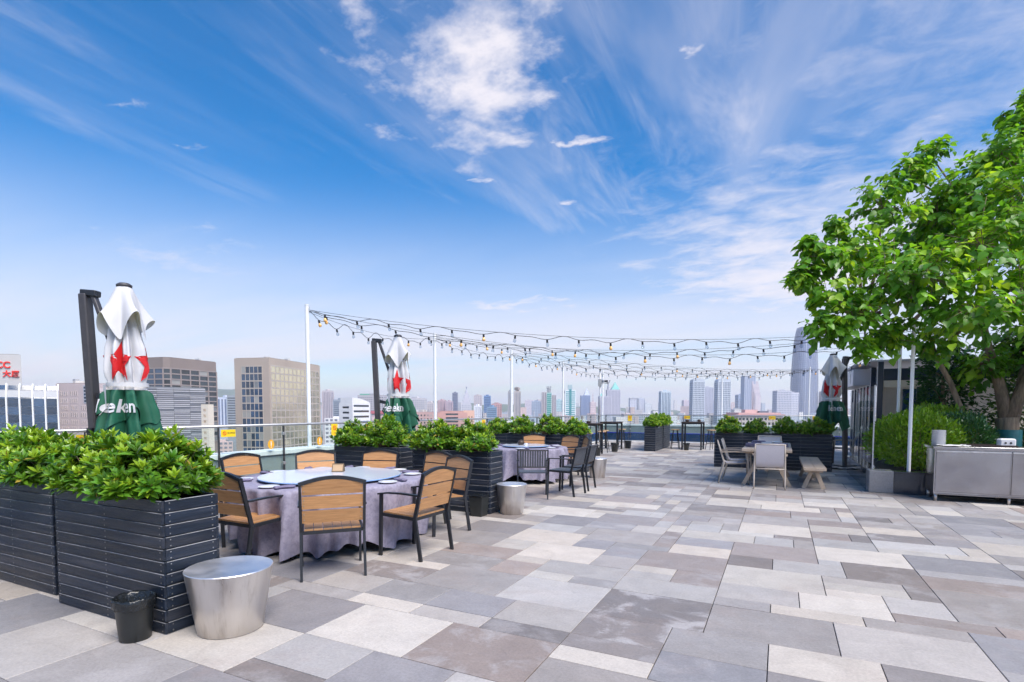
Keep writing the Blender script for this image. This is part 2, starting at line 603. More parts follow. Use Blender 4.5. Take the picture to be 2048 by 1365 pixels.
def leaves_mesh(name, pos, fwd, up, size, cols, tv, tf, material):
    """many leaves in one mesh: template verts tv (y along the leaf), one frame and size and colour each"""
    pos, fwd, up = np.asarray(pos, float), np.asarray(fwd, float), np.asarray(up, float)
    fwd = fwd / np.linalg.norm(fwd, axis=1)[:, None]
    side = np.cross(fwd, up)
    side /= (np.linalg.norm(side, axis=1)[:, None] + 1e-9)
    up = np.cross(side, fwd)
    tv = np.asarray(tv, float)
    n, k = len(pos), len(tv)
    s = np.asarray(size, float)[:, None, None]
    v = pos[:, None, :] + s * (tv[None, :, 0:1] * side[:, None, :] + tv[None, :, 1:2] * fwd[:, None, :] + tv[None, :, 2:3] * up[:, None, :])
    v = v.reshape(-1, 3)
    me = bpy.data.meshes.new(name)
    lens = [len(f) for f in tf]
    idx = np.concatenate([np.array(f) for f in tf])
    allidx = (idx[None, :] + (np.arange(n) * k)[:, None]).reshape(-1)
    tot = np.tile(np.array(lens), n)
    start = np.concatenate([[0], np.cumsum(tot)[:-1]])
    me.vertices.add(n * k)
    me.vertices.foreach_set('co', v.reshape(-1).astype(np.float32))
    me.loops.add(len(allidx))
    me.loops.foreach_set('vertex_index', allidx.astype(np.int32))
    me.polygons.add(len(tot))
    me.polygons.foreach_set('loop_start', start.astype(np.int32))
    a = me.attributes.new('col', 'FLOAT_COLOR', 'POINT')
    c = np.repeat(np.concatenate([np.asarray(cols, float), np.ones((n, 1))], axis=1), k, axis=0)
    a.data.foreach_set('color', c.reshape(-1).astype(np.float32))
    me.materials.append(material)
    me.update(calc_edges=True)
    me.validate()
    me.shade_smooth()
    return me


def text_mesh(txt, size, extrude=0.0, bold=False):
    cu = bpy.data.curves.new('text', 'FONT')
    cu.body = txt
    cu.size = size
    cu.extrude = extrude
    cu.align_x = 'CENTER'
    cu.align_y = 'CENTER'
    cu.offset = 0.018 * size if bold else 0.0
    o = bpy.data.objects.new('text', cu)
    COL.objects.link(o)
    bpy.context.view_layer.update()
    dg = bpy.context.evaluated_depsgraph_get()
    me = bpy.data.meshes.new_from_object(o.evaluated_get(dg))
    bpy.data.objects.remove(o)
    bpy.data.curves.remove(cu)
    return me


def fr(lat, dep):
    """city frame: metres to the right of / ahead along the view axis of the terrace -> world x, y"""
    return (lat * math.cos(YAW) - dep * math.sin(YAW), lat * math.sin(YAW) + dep * math.cos(YAW))


# ================================================================ TERRACE FLOOR
def stone_material():
    m = bpy.data.materials.new('paving_stone')
    m.use_nodes = True
    nt = m.node_tree
    ln = nt.links.new
    b = nt.nodes['Principled BSDF']
    at = nd(nt, 'ShaderNodeAttribute', attribute_name='col')
    st = nd(nt, 'ShaderNodeAttribute', attribute_name='stain')
    geo = nd(nt, 'ShaderNodeNewGeometry')

    def noise(scale, detail, rough, dist=0.0):
        n = nd(nt, 'ShaderNodeTexNoise')
        n.inputs['Scale'].default_value = scale
        n.inputs['Detail'].default_value = detail
        n.inputs['Roughness'].default_value = rough
        n.inputs['Distortion'].default_value = dist
        ln(geo.outputs['Position'], n.inputs['Vector'])
        return n.outputs[0]

    def rng(x, a, b_, c=0.0, d=1.0):
        r = nd(nt, 'ShaderNodeMapRange')
        for i, val in enumerate((a, b_, c, d)):
            r.inputs[i + 1].default_value = val
        ln(x, r.inputs[0])
        return r.outputs[0]

    # pale mineral bloom, strong only on stones that carry it
    bloom = rng(noise(2.6, 9, 0.68, 0.5), 0.50, 0.60)
    mul = nd(nt, 'ShaderNodeMath', operation='MULTIPLY')
    ln(bloom, mul.inputs[0])
    ln(st.outputs['Fac'], mul.inputs[1])
    mx = nd(nt, 'ShaderNodeMix', data_type='RGBA')
    ln(mul.outputs[0], mx.inputs[0])
    ln(at.outputs['Color'], mx.inputs[6])
    mx.inputs[7].default_value = (0.36, 0.34, 0.34, 1)
    # dark foot traffic blotches and drips
    drip = rng(noise(7.0, 8, 0.72, 0.4), 0.63, 0.76, 0.0, 0.40)
    mx2 = nd(nt, 'ShaderNodeMix', data_type='RGBA')
    ln(drip, mx2.inputs[0])
    ln(mx.outputs[2], mx2.inputs[6])
    mx2.inputs[7].default_value = (0.085, 0.075, 0.075, 1)
    # rust-pink tinge
    rust = rng(noise(1.6, 9, 0.72, 0.6), 0.52, 0.76, 0.0, 0.34)
    mx3 = nd(nt, 'ShaderNodeMix', data_type='RGBA')
    ln(rust, mx3.inputs[0])
    ln(mx2.outputs[2], mx3.inputs[6])
    mx3.inputs[7].default_value = (0.30, 0.22, 0.19, 1)
    v1 = rng(noise(3.3, 10, 0.72, 0.8), 0.3, 0.7, 0.87, 1.11)
    v2 = rng(noise(55.0, 6, 0.7), 0.25, 0.75, 0.80, 1.18)
    mm = nd(nt, 'ShaderNodeMath', operation='MULTIPLY')
    ln(v1, mm.inputs[0])
    ln(v2, mm.inputs[1])
    vs = nd(nt, 'ShaderNodeVectorMath', operation='SCALE')
    ln(mx3.outputs[2], vs.inputs[0])
    ln(mm.outputs[0], vs.inputs['Scale'])
    ln(vs.outputs[0], b.inputs['Base Color'])
    ln(rng(noise(4.0, 5, 0.6), 0.3, 0.7, 0.42, 0.72), b.inputs['Roughness'])
    b.inputs['Specular IOR Level'].default_value = 0.4
    bp = nd(nt, 'ShaderNodeBump')
    bp.inputs['Strength'].default_value = 0.22
    bp.inputs['Distance'].default_value = 0.004
    ln(noise(38.0, 8, 0.65), bp.inputs['Height'])
    ln(bp.outputs[0], b.inputs['Normal'])
    return m


M['stone'] = stone_material()
X0, X1, Y0, Y1 = -7.6, 7.0, -3.0, 25.4
GX, GY, CELL = -1.233, 2.17, 0.2
TW, TL, TG, TD, TB, TR = (0.445, 0.405, 0.365), (0.375, 0.35, 0.335), (0.29, 0.268, 0.26), (0.208, 0.184, 0.176), (0.245, 0.23, 0.235), (0.275, 0.232, 0.215)
TSET = {'W': TW, 'L': TL, 'G': TG, 'D': TD, 'B': TB, 'R': TR}
FIXED = [  # i0, i1, j0, j1, tone, bloom
    (4, 8, 8, 11, 'G', .25), (4, 8, 14, 17, 'W', 0), (4, 7, 12, 14, 'L', .1), (7, 10, 12, 14, 'W', 0), (6, 9, 11, 12, 'W', 0),
    (8, 12, 8, 11, 'L', 0), (9, 12, 11, 12, 'G', .2), (6, 9, 6, 8, 'W', 0), (3, 6, 6, 8, 'G', .2), (9, 12, 6, 8, 'D', .15),
    (0, 3, 6, 8, 'D', .85), (0, 4, 8, 11, 'D', .9), (0, 3, 5, 6, 'D', .4), (3, 6, 4, 6, 'B', .4), (-4, 0, 8, 11, 'L', 0),
    (-3, 0, 6, 8, 'L', 0), (-8, -4, 2, 5, 'W', 0), (-4, 0, 2, 5, 'R', .6), (-6, -3, 5, 6, 'L', .2), (-9, -6, 5, 6, 'W', 0),
    (-3, 0, 5, 6, 'D', .4), (-6, -3, 6, 8, 'B', .1), (-9, -6, 6, 8, 'G', .7), (-12, -8, 2, 5, 'B', .1), (-12, -9, 6, 8, 'L', .2),
    (-8, -5, 0, 2, 'L', .4), (-5, -2, -1, 2, 'B', .15), (-12, -8, -1, 2, 'W', 0), (-17, -13, -4, -1, 'L', 0),
    (-13, -9, -4, -1, 'G', .5), (-9, -5, -4, -1, 'B', .1), (9, 12, 17, 20, 'D', .3), (8, 12, 20, 23, 'W', 0), (6, 9, 17, 19, 'L', .1),
    (4, 8, 25, 28, 'W', 0), (0, 4, 2, 4, 'G', .1), (12, 16, 9, 12, 'B', .2), (12, 16, 13, 17, 'G', .35), (8, 12, 4, 6, 'B', .2),
    (0, 4, 15, 18, 'R', .2), (-4, 0, 12, 14, 'L', 0), (0, 4, 11, 13, 'L', .2), (-21, -17, -3, 0, 'B', .2), (-8, -4, 8, 11, 'G', .2),
    (-6, -2, 14, 17, 'W', 0), (-10, -6, 13, 15, 'R', .3), (12, 16, 20, 23, 'B', .2), (16, 20, 17, 20, 'W', 0), (3, 7, -1, 2, 'W', 0),
]


def make_floor():
    fl = MB().span((X0 - 0.5, Y0, -45), (X1, Y1 + 0.4, -0.014)).build('terrace_floor', M['grout'])
    tag(fl, kind='structure', label='terrace floor of random rectangular grey and cream paving stones', cat='floor')
    occ = {}
    imin, imax = int((X0 - GX) / CELL), int((X1 - GX) / CELL)
    jmin, jmax = int((Y0 - GY) / CELL), int((Y1 - GY) / CELL)
    tiles = []

    def fill(i0, i1, j0, j1):
        for i in range(i0, i1):
            for j in range(j0, j1):
                occ[i, j] = 1
    for t in FIXED:
        if any((i, j) in occ for i in range(t[0], t[1]) for j in range(t[2], t[3])):
            continue
        fill(*t[:4])
        tiles.append(t)
    rng = random.Random(5)
    sizes = [(4, 3)] * 5 + [(4, 2)] * 4 + [(3, 2)] * 5 + [(3, 1)] * 2 + [(2, 2)] * 2 + [(4, 1)] * 1 + [(3, 3)] * 1 + [(2, 1)]
    for j in range(jmin, jmax):
        i = imin
        while i < imax:
            if (i, j) in occ:
                i += 1
                continue
            cand = sizes[:]
            rng.shuffle(cand)
            cand += [(2, 1), (1, 2), (1, 1)]
            for w, h in cand:
                if i + w > imax or j + h > jmax:
                    continue
                if all((a, b) not in occ for a in range(i, i + w) for b in range(j, j + h)):
                    fill(i, i + w, j, j + h)
                    yy = GY + j * CELL
                    xx = GX + i * CELL
                    tone = rng.choices('WLGDBR', (4.0, 4.2, 3.4, 1.8, 2.2, 1.6))[0]
                    if xx > 1.6:  # tree shade near the counter put into a darker stone mix
                        tone = rng.choices('WLGDBR', (1.5, 2, 4, 2, 5, 1))[0]
                    tiles.append((i, i + w, j, j + h, tone, rng.random() ** 1.5 * 0.8 if tone in 'GDRB' else rng.random() * 0.15))
                    break
            i += 1
    fw = Vector((-math.sin(YAW), math.cos(YAW)))
    rt = Vector((math.cos(YAW), math.sin(YAW)))

    def score(t):
        c = Vector((GX + (t[0] + t[1]) / 2 * CELL, GY + (t[2] + t[3]) / 2 * CELL))
        d = c.dot(fw)
        if d < 2.4 or abs(c.dot(rt)) > d * 1.02 + 0.4:
            return -1 / max(0.1, c.length)
        return (t[1] - t[0]) * (t[3] - t[2]) / d ** 3
    tiles.sort(key=score, reverse=True)
    rest = MB()
    rcol, rst = [], []
    for k, t in enumerate(tiles):
        x0, x1 = GX + t[0] * CELL, GX + t[1] * CELL
        y0, y1 = GY + t[2] * CELL, GY + t[3] * CELL
        lum = rng.uniform(0.86, 1.14)
        wm = rng.uniform(-0.03, 0.03)
        c = [max(0.02, v * lum * (1 + wm * w_)) for v, w_ in zip(TSET[t[4]], (1, 0, -1))]
        dz = rng.uniform(-0.0012, 0.0012)
        g = 0.0028
        tx, ty = rng.uniform(-.0006, .0006), rng.uniform(-.0006, .0006)
        e = 0.0025
        cx, cy = (x0 + x1) / 2, (y0 + y1) / 2
        hx, hy = (x1 - x0) / 2 - g, (y1 - y0) / 2 - g
        vs = [(-hx, -hy, -0.013), (hx, -hy, -0.013), (hx, hy, -0.013), (-hx, hy, -0.013)]
        vs += [(-hx, -hy, dz - e), (hx, -hy, dz - e), (hx, hy, dz - e), (-hx, hy, dz - e)]
        vs += [(-hx + e, -hy + e, dz - tx - ty), (hx - e, -hy + e, dz + tx - ty), (hx - e, hy - e, dz + tx + ty), (-hx + e, hy - e, dz - tx + ty)]
        fs = [(8, 9, 10, 11)]
        for a in range(4):
            b = (a + 1) % 4
            fs += [(a, b, b + 4, a + 4), (a + 4, b + 4, b + 8, a + 8)]
        if k < 296:
            me = bpy.data.meshes.new('paving_stone')
            me.from_pydata(vs, [], fs)
            me.materials.append(M['stone'])
            at = me.attributes.new('col', 'FLOAT_COLOR', 'POINT')
            at.data.foreach_set('color', [*c, 1] * len(vs))
            at = me.attributes.new('stain', 'FLOAT', 'POINT')
            at.data.foreach_set('value', [t[5]] * len(vs))
            put('paving_stone', me, fl, (cx, cy, 0))
        else:
            rest.add([(x + cx, y + cy, z) for x, y, z in vs], fs)
            rcol += [*c, 1] * len(vs)
            rst += [t[5]] * len(vs)
    me = rest.mesh('far_paving', M['stone'])
    at = me.attributes.new('col', 'FLOAT_COLOR', 'POINT')
    at.data.foreach_set('color', rcol)
    at = me.attributes.new('stain', 'FLOAT', 'POINT')
    at.data.foreach_set('value', rst)
    tag(put('far_paving', me, fl), kind='stuff')


make_floor()


# ================================================================ PARAPET WITH GLASS RAILING
def star_poly(r, n=5, k=0.45, rot=PI / 2):
    return [((r if i % 2 == 0 else r * k) * math.cos(rot + i * PI / n), (r if i % 2 == 0 else r * k) * math.sin(rot + i * PI / n)) for i in range(2 * n)]


def parapet(name, label, p, q, npane, thick=0.32, inner=1):
    """wall along p->q (local x), inner face towards local -y"""
    p, q = Vector(p), Vector(q)
    L = (q - p).length
    ang = math.atan2((q - p).y, (q - p).x)
    t = thing(name, label, 'wall', (p.x, p.y, 0), ang)
    w = MB().span((0, 0.0, 0), (L, thick, 0.74)).build('wall', M['wall'], t)
    MB().span((-0.02, -0.035, 0.742), (L + 0.02, thick + 0.05, 0.82)).build('wall_cap', M['cap'], t, bevel=0.008)
    npan = int(L / 1.05)
    me = MB().span((0.006, -0.022, 0.06), (L / npan - 0.006, -0.002, 0.40)).mesh('plinth_panel', M['blue_panel'], bevel=0.003)
    for i in range(npan):
        put('plinth_panel', me, t, (L / npan * i, 0, 0))
    MB().span((0, -0.018, 0.405), (L, -0.002, 0.43)).build('light_strip', M['blue_strip'], t)
    MB().span((0, -0.05, 0.0), (L, -0.002, 0.055)).build('skirting', M['cap'], t)
    pl = L / npane
    gm = MB().span((0.012, -0.075, 0.18), (pl - 0.012, -0.063, 1.225)).mesh('glass_pane', M['glass'])
    pm = MB().span((-0.0065, -0.085, 0.16), (0.0065, -0.050, 1.235)).mesh('railing_post', M['char_metal'])
    cm = MB().box((0, -0.065, 0.6), (0.045, 0.05, 0.05)).mesh('clamp', M['rail'], bevel=0.005)
    for i in range(npane):
        put('glass_pane', gm, t, (pl * i, 0, 0))
    for i in range(npane + 1):
        put('railing_post', pm, t, (pl * i, 0, 0))
        put('clamp', cm, t, (pl * i, 0, 0))
        if i % 2 == 0:
            put('clamp', cm, t, (pl * i, 0, 0.5))
    MB().tube([(0, -0.068, 1.25), (L, -0.068, 1.25)], 0.022, 10).build('handrail', M['rail'], t, smooth=True)
    return t


WX, WY = -7.6, 25.4
parapet('parapet', 'grey parapet with glass railing along the left side of the terrace', (WX, -3.0), (WX, WY), 24)
parapet('parapet', 'grey and blue parapet with glass railing across the far end of the terrace', (WX + 0.05, WY), (7.0, WY), 12)


def warning_sign(label, loc, rz, w, h, portrait=False):
    t = thing('warning_sign', label, 'sign', loc, rz, 'yellow signs on the railing')
    MB().span((-w / 2, -0.004, -h), (w / 2, 0.0, 0)).build('board', M['yellow'], t)
    for s in (-1, 1):
        MB().tube([(s * w * 0.35, 0.0, -0.012), (s * w * 0.35, 0.03, 0.03)], 0.003, 6).build('hook', M['rail'], t)
    ic = MB()
    rr = min(w, h) * 0.27
    ox, oz = (-w * 0.27, -h / 2) if not portrait else (0, -h * 0.33)
    n = 20
    vs = []
    for k in range(n):
        a = 2 * PI * k / n
        vs += [(ox + rr * math.cos(a), -0.0065, oz + rr * math.sin(a)), (ox + rr * .72 * math.cos(a), -0.0065, oz + rr * .72 * math.sin(a))]
    ic.add(vs, [(2 * k, 2 * k + 1, (2 * k + 3) % (2 * n), (2 * k + 2) % (2 * n)) for k in range(n)])
    ic.bar((ox - rr * .6, -0.0065, oz + rr * .6), (ox + rr * .6, -0.0065, oz - rr * .6), 0.003, rr * .2, up=(0, 0, 1))
    ic.build('symbol', M['red'], t)
    me = text_mesh('请勿攀爬' if not portrait else '小心', h * 0.30 if not portrait else h * .16)
    me.materials.clear()
    me.materials.append(M['ink'] if not portrait else M['red'])
    put('lettering', me, t, (w * 0.18 if not portrait else 0, -0.006, -h / 2 if not portrait else -h * .78), (R(90), 0, 0))
    return t


SG = -90
warning_sign('yellow landscape sign with red ring on the railing right of the near parasol', (WX + 0.10, 5.42, 1.2), R(90), 0.24, 0.11)
warning_sign('yellow upright sign on the railing at the foot of the nearest light pole', (WX + 0.10, 7.60, 1.235), R(90), 0.16, 0.22, True)
warning_sign('yellow sign on the railing just left of the shrubs under the middle parasol', (WX + 0.10, 8.55, 1.22), R(90), 0.20, 0.16)
warning_sign('small yellow sign behind the leftmost shrub', (WX + 0.10, 3.55, 1.2), R(90), 0.22, 0.11)
warning_sign('yellow sign on the left railing behind the shrubs of the middle planters', (WX + 0.10, 13.3, 1.22), R(90), 0.2, 0.24, True)
warning_sign('yellow sign on the left railing near the far corner', (WX + 0.10, 20.6, 1.22), R(90), 0.3, 0.18)
for x, p, lb in ((-6.35, True, 'yellow sign on the far railing above the bar tables'), (-3.75, False, 'yellow sign on the far railing right of the freestanding planter'),
                 (-2.02, True, 'yellow sign on the far railing right of the lone bar table'), (-0.30, False, 'yellow sign on the far railing behind the dining table shrubs'),
                 (1.32, False, 'yellow sign on the far railing beside the right parasol')):
    warning_sign(lb, (x, WY - 0.10, 1.23), 0, 0.26 if not p else 0.20, 0.14 if not p else 0.26, p)


def sticker(label, loc, rz):
    t = thing('round_sticker', label, 'sticker', loc, rz, 'orange stickers on the glass')
    MB().add([(0.062 * math.cos(a), 0, 0.078 * math.sin(a)) for a in [2 * PI * k / 28 for k in range(28)]] + [(0.062 * math.cos(a), 0.003, 0.078 * math.sin(a)) for a in [2 * PI * k / 28 for k in range(28)]],
             [tuple(range(28)), tuple(range(55, 27, -1))] + [(k, k + 28, (k + 1) % 28 + 28, (k + 1) % 28) for k in range(28)]).build('disc', M['amber'], t)
    MB().box((0, -0.0015, 0.012), (0.016, 0.002, 0.075)).box((0, -0.0015, -0.045), (0.016, 0.002, 0.016)).build('symbol', M['white_paint'], t)


for y, lb in ((6.20, 'orange oval sticker on glass below the tall cream sign tower'), (7.25, 'orange oval sticker on the glass left of the nearest light pole'),
              (7.88, 'orange oval sticker on the glass right of the nearest light pole'), (9.75, 'orange oval sticker on the glass right of the middle parasol'),
              (12.2, 'orange oval sticker on the glass above the middle shrubs')):
    sticker(lb, (WX + 0.083, y, 0.93), R(90))


# ================================================================ PLANTERS AND SHRUBS
PL, PD, PH, NB = 1.36, 0.40, 0.90, 11
bh = PH / NB
ME_LONG = MB().span((-PL / 2, -0.018, 0.0025), (PL / 2, 0.0, bh - 0.0025)).mesh('board', M['board'])
ME_SHORT = MB().span((-PD / 2 + 0.0185, -0.018, 0.0025), (PD / 2 - 0.0185, 0.0, bh - 0.0025)).mesh('board', M['board'])


def wear(me):
    bm = bmesh.new()
    bm.from_mesh(me)
    bmesh.ops.bevel(bm, geom=list(bm.edges), offset=0.0038, segments=1, affect='EDGES')
    bm.normal_update()
    for f in bm.faces:
        n_ = f.normal
        if n_.z > .3 and n_.y < -.3 and abs(n_.x) < .3:
            f.material_index = 1
    bm.to_mesh(me)
    bm.free()
    me.materials.append(M['worn'])


wear(ME_LONG)
wear(ME_SHORT)
ME_SCREW = MB().lathe([(0.0045, 0), (0.0045, 0.002)], 8).mesh('screw', M['screw'])


def make_planter(label, loc, rz):
    t = thing('planter', label, 'planter', loc, rz, 'black slatted planters')
    MB().span((-PL / 2 + 0.020, -PD / 2 + 0.020, 0.02), (PL / 2 - 0.020, PD / 2 - 0.020, PH - 0.07)).build('liner', M['groove'], t)
    jr = random.Random(label)
    for k in range(NB):
        z = k * bh
        put('board', ME_LONG, t, (jr.uniform(-.0015, .0015), -PD / 2 + 0.018 + jr.uniform(-.0016, .0010), z), (0, 0, jr.uniform(-.0012, .0012)))
        put('board', ME_LONG, t, (0, PD / 2 - 0.018, z), (0, 0, PI))
        put('board', ME_SHORT, t, (PL / 2 - 0.018 + jr.uniform(-.0010, .0016), 0, z), (0, 0, PI / 2 + jr.uniform(-.003, .003)))
        put('board', ME_SHORT, t, (-PL / 2 + 0.018, 0, z), (0, 0, -PI / 2))
    sc = MB()
    for k in range(NB):
        for x in (-PL / 2 + .03, 0.0, PL / 2 - .03):
            for zz in (.25, .75):
                sc.box((x + (.002 if k % 2 else -.003), -PD / 2 - 0.0006, (k + zz) * bh), (0.008, 0.002, 0.008))
        for y in (-PD / 2 + .05, PD / 2 - .05):
            for zz in (.25, .75):
                sc.box((PL / 2 + 0.0006, y, (k + zz) * bh), (0.002, 0.008, 0.008))
    tag(sc.build('screws', M['screw'], t), kind='stuff')
    so = MB()
    n = 18
    vs = [((i / n - .5) * (PL - .045), (j / 5 - .5) * (PD - .045), PH - 0.06 + 0.018 * mnoise.noise((i * .7, j * .9, loc[0]))) for j in range(6) for i in range(n + 1)]
    so.add(vs, [(j * (n + 1) + i, j * (n + 1) + i + 1, (j + 1) * (n + 1) + i + 1, (j + 1) * (n + 1) + i) for j in range(5) for i in range(n)])
    so.build('soil', M['soil'], t, smooth=True)
    return t


LV = [(0, 0, 0), (-.13, .30, .035), (-.165, .62, .03), (0, 1.0, -.10), (.165, .62, .03), (.13, .30, .035), (0, .33, -.005), (0, .66, -.02)]
LF = [(0, 6, 1), (1, 6, 7, 2), (2, 7, 3), (0, 5, 6), (6, 5, 4, 7), (7, 4, 3)]


def shrub_mesh(seed, rx, ry, h, nros, leaf):
    rg = np.random.RandomState(seed)
    pos, fwd, up, size, cols = [], [], [], [], []
    stems = MB()
    for k in range(nros):
        # whorls of leaves on shoots that fill a low dome
        th = rg.uniform(0, 2 * PI)
        ph = math.acos(rg.uniform(-0.12, 1.0))
        rr = rg.uniform(0.50, 1.0) ** 0.55 * (rg.uniform(1.0, 1.22) if rg.rand() < .14 else 1.0)
        d = np.array([math.sin(ph) * math.cos(th), math.sin(ph) * math.sin(th), math.cos(ph)])
        lump = 1 + 0.20 * mnoise.noise((d[0] * 2.2 + seed, d[1] * 2.2, d[2] * 2.2))
        p = np.array([d[0] * rx * rr * lump, d[1] * ry * rr * lump, 0.05 + max(0.0, d[2]) * h * rr * lump + (0.10 if d[2] < 0.1 else 0)])
        ax = d * np.array([1, 1, .8]) + np.array([0, 0, 0.75]) + rg.normal(0, .22, 3)
        ax /= np.linalg.norm(ax)
        if k % 3 == 0:
            stems.tube([(p[0] * .15, p[1] * .15, -0.02), (p[0] * .6, p[1] * .6, p[2] * .45), tuple(p)], [0.007, .005, .003], 5)
        a = np.cross(ax, [0.3, 0.2, 1.0])
        a /= np.linalg.norm(a)
        b = np.cross(ax, a)
        n = rg.randint(9, 15)
        young = rg.rand() < (0.55 if ph < 1.1 else 0.25)
        hue = rg.rand()
        for i in range(n):
            t = i / n
            ang = i * 2.4 + rg.uniform(-.3, .3)
            tilt = 0.30 + 0.95 * (1 - t) + rg.uniform(-.15, .15)
            rad = a * math.cos(ang) + b * math.sin(ang)
            f = ax * math.cos(tilt) + rad * math.sin(tilt)
            s = leaf * (0.75 + 0.45 * (1 - t)) * rg.uniform(.8, 1.15)
            pos.append(p + ax * (0.05 * t - 0.04))
            fwd.append(f)
            up.append(ax * math.sin(tilt) - rad * math.cos(tilt) + rg.normal(0, .12, 3))
            size.append(s)
            if young and t > 0.35:
                c = np.array([0.30, 0.46, 0.030]) * rg.uniform(.75, 1.1)
            else:
                c = np.array([0.080 + .06 * hue, 0.225 + .07 * hue, 0.020]) * rg.uniform(.5, 1.2)
            if rg.rand() < .018:
                c = np.array([.40, .30, .05])
            cols.append(c)
    me = leaves_mesh('foliage', pos, fwd, up, size, cols, LV, LF, M['shrub_leaf'])
    return me, stems.mesh('stems', M['bark'], smooth=True)


SHRUBS = [shrub_mesh(1, .40, .31, .40, 240, .080), shrub_mesh(2, .37, .32, .43, 240, .078), shrub_mesh(3, .42, .30, .36, 240, .082)]
BIGSH = [shrub_mesh(11, .46, .35, .42, 420, .092), shrub_mesh(12, .44, .37, .46, 420, .095)]


def make_shrub(label, loc, k, s=1.0, big=False, rz=0.0):
    f, st = (BIGSH if big else SHRUBS)[k % (2 if big else 3)]
    t = thing('shrub', label, 'shrub', loc, rz, 'clipped green shrubs in the planters')
    t.scale = (s, s, s)
    tag(put('foliage', f, t), kind='stuff')
    put('stems', st, t)


# centre x, front y, rotation, planter label, shrub labels
PLANT = [
    (-4.31, 2.13, 0, 'black slatted planter beside the nearest steel stool and black bin', ('lush shrub at the left end of the planter behind the nearest bin', 'lush shrub at the right end of the planter behind the nearest bin'), True),
    (-5.88, 2.20, 0, 'black slatted planter at the left edge of the photo', ('lush shrub cut by the left edge of the photo', 'lush shrub in the leftmost planter next to the near corner'), True),
    (-4.38, 6.74, 0, 'black slatted planter between the two round tables', ('left shrub of the planter between the two round tables', 'right shrub of the planter between the two round tables'), False),
    (-6.10, 6.86, 0, 'black slatted planter below the middle parasol', ('left shrub of the planter below the middle parasol', 'right shrub of the planter below the middle parasol'), False),
    (-4.80, 12.3, 0, 'black slatted planter behind the second round table, right one of two', ('left shrub behind the right side of the second round table', 'right shrub behind the second round table next to the bar tables'), False),
    (-6.26, 12.3, 0, 'black slatted planter behind the second round table, left one of two', ('left shrub behind the left side of the second round table', 'right shrub of the planter half hidden behind the second round table'), False),
    (-0.86, 15.1, 0, 'black slatted planter behind the wooden dining table, left one of two', ('left shrub behind the white sling chairs', 'second shrub from the left behind the wooden dining table'), False),
    (0.47, 15.1, 0, 'black slatted planter behind the wooden dining table and bench, right one of two', ('third shrub from the left behind the wooden dining table', 'shrub next to the right parasol, behind the wooden bench'), False),
    (-4.21, 20.38, 1, 'black slatted planter standing free between the bar tables, front one', ('front shrub of the free standing planter between bar tables', 'second shrub of the free standing planter between bar tables'), False),
    (-4.21, 21.90, 1, 'black slatted planter standing free between the bar tables, rear one', ('third shrub back in the pair of free standing planters', 'rearmost shrub in the pair of free standing planters'), False),
]
for n, (cx, fy, rot, lb, sl, big) in enumerate(PLANT):
    if rot:
        loc, rz, offs = (cx, fy, 0), PI / 2, ((0, -.34), (0, .34))
    else:
        loc, rz, offs = (cx, fy + PD / 2, 0), 0, ((-.34, 0), (.30, 0))
    make_planter(lb, loc, rz)
    for k, (ox, oy) in enumerate(offs):
        s = (0.97 + 0.12 * ((n * 7 + k * 3) % 5) / 4) if not big else (0.90, 0.93, 0.90, 0.88)[(n * 2 + k) % 4]
        if 'third shrub from' in sl[k] or 'second shrub from' in sl[k]:
            s *= 0.86
        make_shrub(sl[k], (loc[0] + ox, loc[1] + oy, PH - 0.05), n + k, s, big, (n * 2 + k) * 1.7)
# ================================================================ CHAIRS
def arc_pts(x0, x1, y, z, rise, n=8):
    return [(x0 + (x1 - x0) * i / n, y, z + rise * math.sin(PI * i / n)) for i in range(n + 1)]


